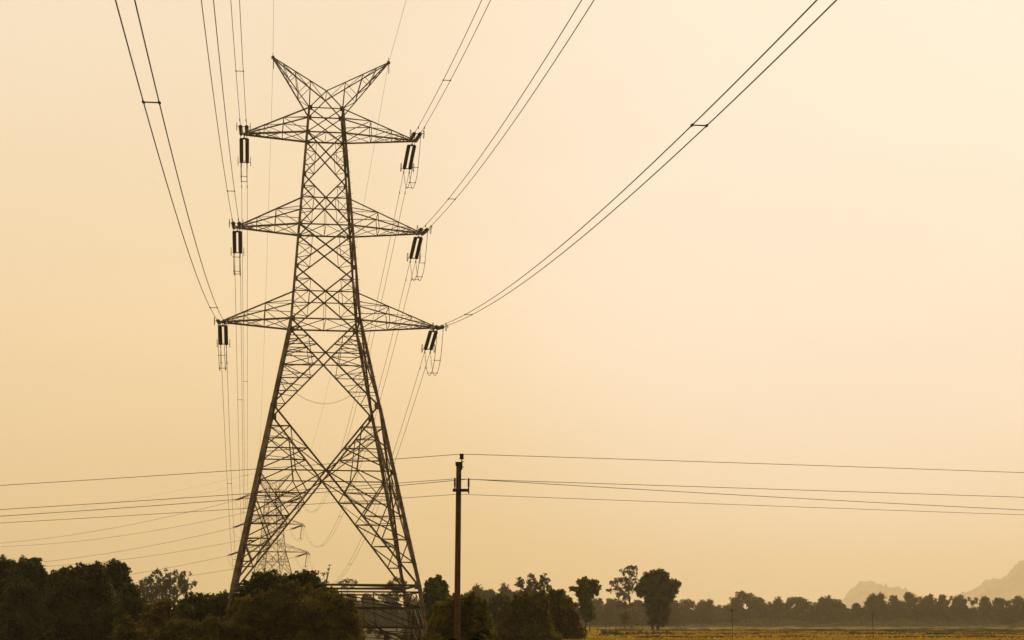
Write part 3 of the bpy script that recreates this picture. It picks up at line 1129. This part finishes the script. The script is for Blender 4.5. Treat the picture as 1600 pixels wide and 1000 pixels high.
    return root

# left group
plant('broad_tree', 'dark broad tree cut by the left edge of the picture', 'tree', 172, -2, [(-18, 886, 20), (4, 880, 12), (18, 884, 10), (0, 902, 20), (12, 918, 18), (-22, 915, 24), (10, 945, 24), (-15, 955, 28), (8, 975, 26)], .24, M['leaf_dark'], 101, 3.2, 'dark trees at the left', solid=2)
plant('broad_tree', 'dark tree with a double rounded top, second from the left edge', 'tree', 166, 46, [(38, 876, 8), (35, 886, 9), (57, 880, 10), (48, 891, 13), (32, 902, 9), (64, 890, 6), (70, 902, 5), (50, 912, 18), (38, 932, 22), (66, 938, 20), (50, 962, 28), (42, 985, 26)], .24, M['leaf_dark'], 102, 2.9, 'dark trees at the left', solid=2)
plant('broad_tree', 'wide dark green humped tree between the double topped tree and the knobby one', 'tree', 160, 118, [(85, 902, 10), (98, 896, 11), (110, 894, 9), (125, 886, 7), (138, 892, 10), (152, 887, 9), (104, 918, 20), (136, 914, 20), (92, 940, 22), (128, 944, 26), (100, 970, 26), (140, 975, 28)], .24, M['leaf_dark'], 103, 3.2, 'dark trees at the left', solid=2)
plant('broad_tree', 'dark tree with a tall knobby right shoulder, right end of the dark group', 'tree', 163, 176, [(178, 881, 8), (190, 885, 7), (194, 893, 5), (166, 890, 10), (181, 897, 10), (190, 903, 5), (168, 912, 16), (176, 935, 22), (192, 940, 18), (170, 965, 26), (200, 975, 22)], .24, M['leaf_dark'], 104, 3.2, 'dark trees at the left', solid=2)
plant('bush', 'small dark bush leaning out right of the knobby dark tree', 'bush', 150, 208, [(200, 918, 6), (208, 919, 7), (214, 929, 7), (225, 942, 8), (212, 948, 14), (222, 970, 18), (205, 985, 20)], .2, M['leaf_dark'], 105, 3.0, 'bushes at the left', solid=2)
plant('gum_tree', 'pale hazy gum tree with airy twin crowns left of the pylon', 'tree', 480, 258, [(216, 924, 8), (225, 914, 7), (235, 907, 8), (247, 899, 7), (238, 918, 8), (250, 910, 9), (265, 901, 6), (270, 908, 5), (280, 905, 8), (288, 898, 5), (291, 910, 6), (302, 913, 4), (284, 918, 8), (272, 924, 7), (252, 926, 10), (236, 930, 8), (292, 922, 6), (262, 938, 10), (260, 914, 6), (268, 916, 6), (256, 922, 8), (220, 930, 9), (228, 922, 7), (245, 942, 12)], .5, M['leaf_gum'], 106, 1.9, 'gum trees', .60, .25, .32, 'pale_bark', .5, .35, 1, [252, 268], solid=3)
plant('bush', 'dark leafy bush row just left of the pylon foot', 'bush', 156, 312, [(284, 944, 9), (297, 935, 9), (310, 934, 8), (322, 935, 8), (336, 936, 8), (346, 933, 7), (353, 930, 6), (300, 952, 16), (330, 952, 18), (350, 950, 14), (290, 975, 20), (320, 980, 24), (350, 980, 22)], .2, M['leaf_dark'], 107, 3.0, 'bushes at the left', bare=1, solid=2)
plant('bush', 'brownish bush below the pale gum tree', 'bush', 135, 250, [(236, 952, 10), (250, 946, 10), (265, 950, 11), (240, 970, 16), (262, 972, 18), (280, 985, 18), (235, 990, 18)], .17, M['leaf_brown'], 108, 3.0, 'bushes at the left', solid=2)
plant('bush', 'yellow green low bush at the bottom edge, left of the pylon foot', 'bush', 118, 295, [(268, 985, 14), (290, 978, 13), (310, 986, 14), (330, 972, 12), (345, 985, 16), (250, 998, 14), (300, 1000, 18)], .15, M['leaf_olive'], 109, 2.8, 'bushes at the left', solid=2)
plant('bush', 'pale olive shrub at the foot of the dark trees', 'bush', 120, 200, [(196, 968, 8), (203, 978, 10), (190, 990, 12), (215, 992, 12)], .16, M['leaf_olive'], 110, 2.2, 'bushes at the left', solid=2)
# centre, behind and in front of the pylon feet
plant('broad_tree', 'dark green spreading tree with a domed crown at the pylon\'s left foot', 'tree', 129, 418, [(402, 903, 9), (414, 897, 9), (428, 900, 9), (440, 905, 8), (390, 914, 10), (380, 926, 10), (405, 915, 12), (425, 915, 12), (372, 940, 12), (400, 935, 18), (430, 935, 18), (410, 965, 26)], .22, M['leaf_dark'], 120, 2.6, 'trees at the pylon foot', solid=2)
plant('broad_tree', 'dark green flat topped tree in the middle between the pylon legs', 'tree', 128, 470, [(448, 905, 8), (462, 901, 8), (476, 899, 8), (488, 899, 7), (492, 908, 8), (455, 915, 12), (480, 914, 12), (500, 920, 9), (512, 924, 9), (522, 930, 9), (470, 935, 20), (505, 942, 16), (480, 965, 26)], .22, M['leaf_dark'], 121, 2.9, 'trees at the pylon foot', solid=2)
plant('twiggy_tree', 'thin nearly bare tree with one leafy branch pointing up, between the pylon legs', 'tree', 127, 500, [(513, 889, 2.4), (516, 884, 2.6), (512, 896, 2.6), (497, 893, 5), (506, 898, 4), (491, 900, 5), (500, 905, 5), (511, 910, 5), (486, 910, 5), (505, 916, 6)], .16, M['leaf_olive'], 122, .42, 'trees at the pylon foot', .4, .1, .07, 'bark', .4, .55, 3)
plant('bush', 'large brown green bush filling the ground before the pylon\'s left half', 'bush', 119, 450, [(392, 948, 16), (412, 938, 14), (436, 926, 13), (452, 921, 13), (470, 928, 13), (490, 938, 14), (508, 938, 13), (526, 940, 13), (542, 946, 11), (400, 965, 24), (440, 955, 24), (480, 960, 26), (520, 965, 24), (380, 985, 24), (430, 990, 30), (490, 992, 30), (545, 980, 16), (540, 995, 20), (404, 924, 5), (428, 912, 4), (445, 908, 5), (463, 911, 4), (482, 917, 5), (499, 923, 4), (517, 926, 4), (535, 931, 4), (388, 934, 4)], .15, M['leaf_brown'], 123, 3.2, 'bushes before the pylon', .4, solid=2)
plant('bush', 'olive bush wrapped around the foot of the pylon\'s left leg', 'bush', 127, 372, [(366, 955, 11), (378, 943, 10), (358, 975, 12), (380, 965, 16), (352, 990, 14), (375, 990, 20)], .16, M['leaf_olive'], 124, 2.6, 'bushes before the pylon', solid=2)
plant('flat_tree', 'small hazy tree with a flat umbrella crown beyond the pylon base', 'tree', 420, 541, [(532, 911, 5, 3.5), (539, 907, 5, 3), (546, 908, 6, 3.5), (554, 910, 5, 3.5), (543, 913, 7, 3), (536, 917, 4, 3), (550, 917, 4, 3)], .34, M['leaf_far'], 125, 1.7, 'hazy trees beyond the pylon', .4, .2, .16, 'bark', .5, .6, 1)
plant('spiky_tree', 'hazy spiky crowned tree right behind the pylon\'s right leg', 'tree', 410, 620, [(610, 911, 5), (618, 905, 5), (626, 907, 5), (632, 911, 4), (614, 916, 7), (626, 917, 7), (620, 930, 10), (618, 950, 12)], .34, M['leaf_far'], 126, 2.2, 'hazy trees beyond the pylon', .5)
plant('leafy_tree', 'green tree with a knobby upright crown between the pylon and the brown pole', 'tree', 205, 678, [(667, 913, 5), (676, 908, 6), (684, 903, 5), (686, 909, 6), (694, 911, 4), (695, 916, 4), (674, 919, 8), (686, 921, 8), (668, 926, 8), (680, 932, 9), (688, 936, 6), (672, 943, 10), (682, 950, 11), (670, 962, 13), (680, 975, 14)], .26, M['leaf_mid'], 127, 4.73, 'trees right of the pylon', solid=2)
plant('bush', 'green brown bush around the foot of the brown pole', 'bush', 104, 722, [(690, 953, 12), (706, 943, 10), (722, 938, 9), (732, 935, 8), (742, 941, 9), (752, 948, 9), (700, 965, 18), (730, 960, 20), (752, 968, 16), (690, 985, 18), (720, 988, 24), (755, 992, 20), (699, 935, 4), (711, 931, 4), (738, 928, 4), (748, 935, 4), (757, 938, 3)], .14, M['leaf_olive'], 128, 3.0, 'bushes right of the pylon', .4, solid=2)
plant('bush', 'low brown scrub growing inside the pylon base', 'bush', 150, 600, [(556, 978, 9), (566, 968, 8), (578, 982, 9), (592, 990, 7), (606, 994, 6), (560, 995, 14), (655, 990, 8), (668, 982, 9), (676, 992, 12)], .18, M['leaf_brown'], 160, 2.0, 'bushes before the pylon', .45, bare=2, solid=0)
plant('bush', 'dark round bush behind the brown scrub, right of the pole', 'bush', 262, 780, [(772, 938, 7), (780, 934, 7), (790, 938, 8), (766, 944, 6), (780, 946, 11), (794, 950, 10), (782, 965, 14)], .28, M['leaf_dark'], 129, 3.2, 'bushes right of the pylon', solid=2)
plant('bush', 'brown scrub thicket in front of the tall gum trees, right of the pole', 'bush', 172, 815, [(786, 956, 10), (800, 946, 10), (815, 940, 10), (830, 936, 9), (845, 936, 9), (800, 965, 14), (825, 958, 16), (790, 980, 14), (815, 985, 16), (840, 978, 14), (775, 990, 14), (806, 931, 4), (822, 926, 4), (838, 929, 5), (848, 925, 4), (790, 941, 4)], .2, M['leaf_brown'], 130, 3.2, 'bushes right of the pylon', .4, solid=2)
plant('bush', 'brown green scrub left of the lone trunked tree at the field edge', 'bush', 186, 868, [(858, 934, 9), (872, 932, 8), (884, 938, 8), (894, 948, 8), (860, 950, 12), (878, 954, 11), (865, 972, 12), (890, 968, 7), (903, 982, 6), (912, 988, 5), (862, 988, 12), (882, 984, 9), (846, 994, 12), (862, 923, 4), (870, 926, 4), (879, 925, 4), (891, 937, 3)], .2, M['leaf_brown'], 131, 3.1, 'bushes right of the pylon', .4, solid=2)
plant('gum_tree', 'hazy gum tree with drooping twin crowns above brown scrub', 'tree', 385, 832, [(813, 906, 4.5), (812, 913, 5), (816, 920, 5), (830, 902, 4.5), (834, 908, 5.5), (826, 912, 5), (835, 917, 5.5), (824, 921, 5), (849, 904, 4.5), (854, 908, 4.5), (847, 913, 5.5), (856, 916, 5), (846, 921, 6), (836, 928, 8), (818, 930, 8), (852, 930, 8), (835, 945, 12)], .4, M['leaf_gum'], 132, 1.9, 'gum trees', .60, .25, .2, 'pale_bark', .5, .4, 1, [822, 834, 850], solid=3)
plant('leafy_tree', 'green tree on a thin bare trunk, left end of the golden field', 'tree', 274, 917, [(906, 910, 5), (914, 906, 5), (922, 909, 5), (931, 911, 5), (936, 918, 4), (893, 920, 4), (901, 921, 5), (912, 918, 7), (924, 920, 7), (932, 927, 5), (906, 930, 7), (918, 933, 8), (912, 945, 8), (922, 950, 8), (910, 958, 7), (918, 964, 8), (926, 962, 5)], .3, M['leaf_mid'], 133, 4.02, 'trees right of the pylon', .4, .3, .14, 'bark', .6, .3, solid=1)
plant('gum_tree', 'tall airy gum tree with a leaning crown, left of the dense dark tree', 'tree', 462, 988, [(980, 890, 4), (986, 887, 3.5), (994, 888, 3.5), (975, 896, 4), (985, 897, 4.5), (992, 897, 3.5), (964, 907, 4.5), (956, 911, 3.5), (972, 907, 5), (982, 908, 5), (993, 907, 4), (962, 918, 5), (974, 919, 5.5), (984, 920, 5), (952, 924, 3.5), (968, 930, 6), (980, 932, 6), (973, 943, 6), (984, 945, 4)], .42, M['leaf_gum'], 134, 1.9, 'gum trees', .60, .25, .26, 'pale_bark', .5, .45, 1, solid=3)
plant('broad_tree', 'dense dark green tree on two short trunks standing in the golden field', 'tree', 381, 1026, [(1010, 900, 6), (1020, 896, 6), (1032, 894, 6), (1040, 899, 6), (1004, 909, 7), (1016, 908, 9), (1032, 908, 10), (1046, 912, 8), (1057, 912, 6), (1061, 913, 3.5), (996, 921, 6), (1008, 924, 8), (1022, 924, 10), (1040, 924, 10), (1053, 924, 7), (1016, 940, 10), (1034, 940, 12), (1046, 936, 7), (1000, 930, 5), (1020, 956, 10), (1036, 956, 11), (1024, 970, 9), (1036, 970, 9), (1018, 972, 6)], .36, M['leaf_dark'], 135, 5.08, 'trees right of the pylon', .38, .4, .3, 'bark', .6, .3, 0, [1022, 1028], solid=1)
plant('small_tree', 'very small round tree on a thin stem below the tall airy gum tree', 'tree', 455, 977, [(971, 963, 4.5), (977, 960, 4.5), (982, 964, 4), (975, 968, 6)], .36, M['leaf_dark'], 136, 2.8, 'trees right of the pylon', .4, .3, .09)
for i, (x, w, lab) in enumerate(((955, 16, 'low dark bank of shrubs at the field edge under the small round tree'), (995, 18, 'low shrub bank in front of the tall airy gum tree'), (1035, 18, 'low rounded shrub bank right under the dense dark tree'))):
    plant('low_shrub', lab, 'bush', 236 + 6 * i, x, [(x - w * 1.1, 996, 6, 5), (x - w * .6, 991 + i % 2, 7, 5), (x - w * .1, 993, 8, 6), (x + w * .3, 990, 6, 5), (x + w * .8, 992, 7, 5), (x + w * 1.2, 997, 6, 4), (x - w * .3, 999, 10, 6), (x + w * .6, 999, 10, 6)], .2, M['leaf_brown' if i else 'leaf_dark'], 140 + i, 3.0, 'low shrubs at the field edge', .4, trunk_r=.05)
for i, (x, py, d, hh, lab) in enumerate(((1332, 990, 240, .8, 'small dark shrub alone in the golden field'), (1470, 999, 205, .6, 'tiny dark tuft at the bottom edge of the golden field'), (1590, 999, 205, .7, 'brown tuft in the bottom right corner of the field'))):
    plant('field_shrub', lab, 'bush', d, x, [(x - 3, py - 1, 3, 3), (x + 3, py, 4, 4)], .16, M['leaf_brown'], 150 + i, 3.0, 'shrubs in the field', .4, trunk_r=.03)

# far tree line: a few kinds built once, then copied
def far_proto(name, seed, shape):
    root = empty(name, (0, 0, 0))
    r = np.random.default_rng(seed)
    blobs = []
    for i in range(38):
        a, h = r.random() * 2 * math.pi, r.random()
        if shape == 'dome': rad = .95 * math.sqrt(max(0, 1 - (h * .95) ** 2.2)) * math.sqrt(r.random())
        elif shape == 'tall': rad = .62 * math.sqrt(max(0, 1 - h ** 3)) * math.sqrt(r.random())
        else: rad = (1.0 if h > .35 else .75) * math.sqrt(r.random())
        s = .17 + .24 * r.random() ** 1.3
        blobs.append((rad * math.cos(a) * 6.5, rad * math.sin(a) * 6.5, .9 + h * 12.6, s * 6.4, s * 6.0))
    C = crown_points(blobs, .5, 2.6, seed, .42, .5)
    C = C[C[:, 2] > .02]
    leaf_object('crown', C, .5, M['leaf_far'], root, seed + 1)
    b = MB()
    limb(b, (0, 0, -.1), (.4, .2, 7), .35, .2, seed, 6, 0.0)
    for i in range(7):
        q = blobs[i]
        limb(b, (.3, .1, 3 + i * .5), (q[0], q[1], max(q[2], 4)), .14, .04, seed + i, 5, .1)
    b.build('trunk', M['bark'], root)
    return root
protos = [far_proto('hazy_tree', 301, 'dome'), far_proto('hazy_tree', 302, 'tall'), far_proto('hazy_tree', 303, 'broad'), far_proto('hazy_tree', 304, 'dome'), far_proto('hazy_tree', 305, 'tall')]
used = set()
def far_tree(px, top, w, d, kind, label, group):
    """w = crown half width in photograph pixels"""
    o = protos[kind] if kind not in used else copy_tree(protos[kind])
    used.add(kind)
    p = at(px, top, d)
    o.location = (p.x, p.y, 0)
    hw = w * 1.75 / F * d
    o.scale = (hw / (7.4 if kind not in (1, 4) else 5.2),) * 2 + (p.z / 15.2,)
    o.rotation_euler.z = R.random() * 6.28
    tag(o, label, 'tree', group)

line = [(1070, 934, 13, 0), (1085, 939, 10, 2), (1098, 938, 9, 1), (1108, 936, 8, 4), (1128, 952, 12, 2), (1146, 935, 13, 3), (1163, 921, 19, 0), (1184, 931, 12, 3), (1204, 937, 12, 2), (1216, 933, 7, 1), (1233, 931, 11, 0), (1250, 930, 17, 3), (1268, 938, 12, 2), (1283, 932, 6, 4), (1294, 931, 7, 1), (1309, 934, 13, 0), (1326, 949, 11, 2), (1342, 940, 11, 3), (1363, 928, 8, 1), (1374, 926, 8, 4), (1386, 937, 8, 2), (1400, 928, 12, 0), (1421, 922, 12, 3), (1438, 928, 11, 2), (1451, 926, 10, 0), (1468, 926, 10, 3), (1485, 927, 10, 2), (1499, 927, 9, 0), (1513, 929, 9, 2), (1540, 931, 8, 4), (1556, 931, 11, 3), (1575, 932, 11, 2), (1594, 929, 12, 0), (1612, 930, 12, 3)]
marks = ['beside the dense dark field tree', 'low in the notch', 'with the highest dome', 'under the left hill', 'under the right hill', 'at the right edge of the picture']
names = {0: 'domed', 1: 'narrow', 2: 'broad low', 3: 'rounded', 4: 'slim upright'}
ords = ['first', 'second', 'third', 'fourth', 'fifth', 'sixth', 'seventh', 'eighth', 'ninth', 'tenth', 'eleventh', 'twelfth', 'thirteenth', 'fourteenth', 'fifteenth', 'sixteenth', 'seventeenth']
half = len(line) // 2
for i, (x, t, w, k) in enumerate(line):
    if i == 0: lab = 'hazy domed tree of the far tree line, right beside the dense dark field tree'
    elif i == 4: lab = 'lowest hazy tree in the notch of the far tree line left of its highest dome'
    elif i == 6: lab = 'highest domed hazy tree of the far tree line, right of the low notch'
    elif i == len(line) - 1: lab = 'hazy rounded tree cut off by the right edge of the picture'
    elif i < half: lab = f'hazy {names[k]} tree, {ords[i]} in the far tree line from the dense dark tree'
    else: lab = f'hazy {names[k]} tree, {ords[len(line) - 1 - i]} in the far tree line from the right edge'
    far_tree(x, t, w, 930 + 40 * R.random(), k, lab, 'far tree line beyond the field')
for i in range(46):
    far_tree(1062 + i * 12.4 + R.uniform(-4, 4), R.uniform(941, 951), R.uniform(9, 13), 975 + 40 * R.random(), (0, 2, 3)[i % 3], 'low hazy tree filling the back of the far tree line', 'low trees in the far tree line')
for i in range(17):
    far_tree(858 + i * 12.6 + R.uniform(-4, 4), R.uniform(934, 944), R.uniform(10, 13), 845 + 30 * R.random(), (0, 2, 3)[i % 3], 'low hazy tree in the grey band behind the airy gum and thin trunked tree', 'low trees behind the field')
for i in range(11):
    far_tree(738 + i * 11.5 + R.uniform(-3, 3), R.uniform(918, 926), R.uniform(11, 14), 690 + 30 * R.random(), (0, 2, 3)[i % 3], 'low misty tree in the grey mass right of the pole', 'low trees in the misty mass')
back = [(864, 924, 11, 0, 'hazy tree top showing between the twin crowned gum and the thin trunked tree'), (876, 917, 10, 3, 'hazy rounded tree just left of the green tree on the thin trunk'),
        (944, 931, 12, 2, 'hazy tree seen low between the thin trunked tree and the tall airy gum'), (958, 933, 12, 0, 'hazy tree standing behind the left branches of the tall airy gum'), (1003, 936, 13, 3, 'hazy tree glimpsed between the tall gum and the dense dark tree'), (925, 935, 12, 3, 'hazy tree behind the right side of the thin trunked tree'), (980, 938, 13, 2, 'hazy tree behind the trunk of the tall airy gum'), (1050, 936, 10, 0, 'hazy tree half hidden behind the right side of the dense dark tree')]
for x, t, w, k, lab in back: far_tree(x, t, w, 800 + 60 * R.random(), k, lab, 'hazy trees behind the field')
mass = [(745, 913, 9, 4, 'hazy tree at the left shoulder of the misty mass right of the pole'), (756, 920, 11, 0, 'hazy rounded tree next to the left shoulder of the misty mass'), (771, 917, 12, 3, 'hazy tree in the middle of the misty mass right of the pole'), (788, 913, 9, 1, 'hazy narrow tree making the small peak of the misty mass'), (801, 917, 10, 2, 'hazy tree at the right end of the misty mass, beside the twin crowned gum')]
for x, t, w, k, lab in mass: far_tree(x, t, w, 640 + 30 * R.random(), k, lab, 'misty tree mass right of the pole')
base = [(556, 923, 11, 2, 'grey misty tree behind the pylon base, under the umbrella crowned tree'), (576, 925, 13, 0, 'grey misty tree behind the middle of the pylon base'), (598, 922, 13, 2, 'grey misty broad tree left of the spiky crowned tree'), (640, 924, 12, 3, 'grey misty tree behind the pylon\'s right foot'), (526, 925, 12, 3, 'grey misty tree left of the umbrella crowned tree')]
for i in range(16):
    far_tree(518 + i * 10.5 + R.uniform(-3, 3), R.uniform(930, 944), R.uniform(10, 13), 610 + 40 * R.random(), (0, 2, 3)[i % 3], 'low grey misty tree filling the gap behind the pylon base', 'low misty trees behind the pylon base')
for x, t, w, k, lab in base: far_tree(x, t, w, 690 + 40 * R.random(), k, lab, 'misty trees behind the pylon base')

# undergrowth at the foot of the far tree line, and tall grass on the near field: uncountable
C = []
n = 26000
x = rng.uniform(-60, 330, n)
yy = 905 + rng.random(n) * 22
hgt = (0.4 + 3.6 * np.clip(np.interp(x, np.linspace(-60, 330, 60), rng.random(60)), 0, 1))
zz = rng.random(n) ** 1.3 * hgt
und = leaf_object('undergrowth', np.stack([x, yy, zz], 1), .6, M['leaf_far'], None, 900)
tag(und, kind='stuff')
n = 60000
d = 176 + rng.random(n) ** 1.6 * 330
px = 850 + rng.random(n) ** .85 * 780
x = (px - 800) / F * d
patch = np.interp(np.sin(x * .05) + np.sin(d * .09) + rng.normal(size=n) * .2, [-2, 2], [.12, .5])
gr = leaf_object('grass', np.stack([x, d, rng.random(n) * patch], 1), .2, leaf_mat('dry_grass', (.20, .155, .008), (.48, .30, .012), (.6, .39, .02), .3, .1), None, 901, 0)
tag(gr, kind='stuff')

# two thin field posts
for px, top, d, cap, lab in ((1144, 953, 196, True, 'thin dark post in the field with small insulators on its top'), (1363, 957, 194, False, 'plain thin dark post in the field below the left hill')):
    p = at(px, top, d)
    o = empty('field_post', (p.x, p.y, 0))
    b = MB()
    b.tube([(.14 if not cap else .02, 0, -.05), (0, 0, p.z)], [.035, .028], 6)
    b.build('post', M['dark_iron'], o)
    if cap:
        b = MB()
        b.tube([(-.12, 0, p.z - .12), (.12, 0, p.z - .12)], .025, 5)
        b.build('cross_bar', M['dark_iron'], o)
        for s in (-1, 1):
            b = MB()
            b.lathe((s * .09, 0, p.z - .1), (0, 0, 1), [(0, .02), (.05, .05), (.12, .055), (.18, .03)], 8)
            b.build('insulator', M['dark_iron'], o)
    tag(o, lab, 'post', 'thin posts in the field')

# low stick fence at the far side of the shrubs
for i, (px, lean_, hh) in enumerate(((921, .06, 1.5), (934, -.08, 1.2), (947, .03, 1.7), (953, -.05, 1.4), (962, .1, 1.6), (969, -.02, 1.3), (1004, .05, 1.4))):
    d = 330.0 + 4 * (i % 3)
    p = at(px, HY, d)
    b = MB()
    b.tube([(0, 0, -.05), (lean_ * .5, 0, hh * .55), (lean_, 0, hh)], [.07, .06, .05], 6)
    o = b.build('fence_stake', M['bark'])
    o.location = (p.x, p.y, 0)
    tag(o, 'dark wooden stake at the field edge behind the low shrubs', 'stake', 'wooden stakes at the field edge')

# young palm in the foreground at the bottom edge
def palm(px, d, h, seed, label):
    r = np.random.default_rng(seed)
    p = at(px, HY, d)
    root = empty('young_palm', (p.x, p.y, 0))
    tag(root, label, 'palm')
    b = MB()
    b.tube([(0, 0, -.05), (.02, 0, h * .4), (.0, .03, h * .8)], [.07, .06, .045], 8)
    b.build('trunk', M['bark'], root)
    for k, (az, ln, lift) in enumerate(((.1, .30, .40), (2.7, .3, .24), (.5, .22, .30), (-.6, .3, .2), (1.9, .2, .3), (3.5, .26, .2), (4.4, .3, .22))):
        b = MB()
        base = Vector((0, .03, h * .8))
        dv = Vector((math.cos(az), math.sin(az), 0))
        pts = []
        for i in range(13):
            t = i / 12
            pts.append(base + dv * ln * t + Vector((0, 0, lift * (1.5 * t - .75 * t * t))))
        b.tube(pts, [.012 * (1 - .75 * i / 12) for i in range(13)], 5)
        side = Vector((-math.sin(az), math.cos(az), 0))
        for i in range(2, 13):
            for s in (-1, 1):
                q = pts[i]
                ll = .15 * math.sin(math.pi * (.22 + .68 * i / 12)) * (.85 + .3 * r.random())
                e = q + (side * s * .75 + dv * .62).normalized() * ll + Vector((0, 0, -.02 - .05 * r.random()))
                m_ = lerp(q, e, .45)
                wv = (e - q).cross(Vector((0, 0, 1))).normalized() * .022
                b.add([q, m_ + wv, e, m_ - wv + Vector((0, 0, -.004))], [(0, 1, 2, 3)])
        b.build('frond', M['frond'], root)
    return root
palm(716, 19.0, 2.02, 5, 'dark green young palm whose fronds poke up at the bottom edge beside the brown pole')

# ------------------------------------------------------------------ haze
hz = MB()
hz.box((0, 6400, 204.5), 16000, 13800, 411)
hm = bpy.data.materials.new('haze')
hm.use_nodes = True
hn = hm.node_tree.nodes
hn.remove(hn['Principled BSDF'])
pv = hn.new('ShaderNodeVolumePrincipled')
pv.inputs['Color'].default_value = (1.0, 0.88, 0.65, 1)
pv.inputs['Density'].default_value = 0.000122
pv.inputs['Anisotropy'].default_value = 0.5
hm.node_tree.links.new(pv.outputs[0], hn['Material Output'].inputs['Volume'])
tag(hz.build('haze', hm), kind='stuff')
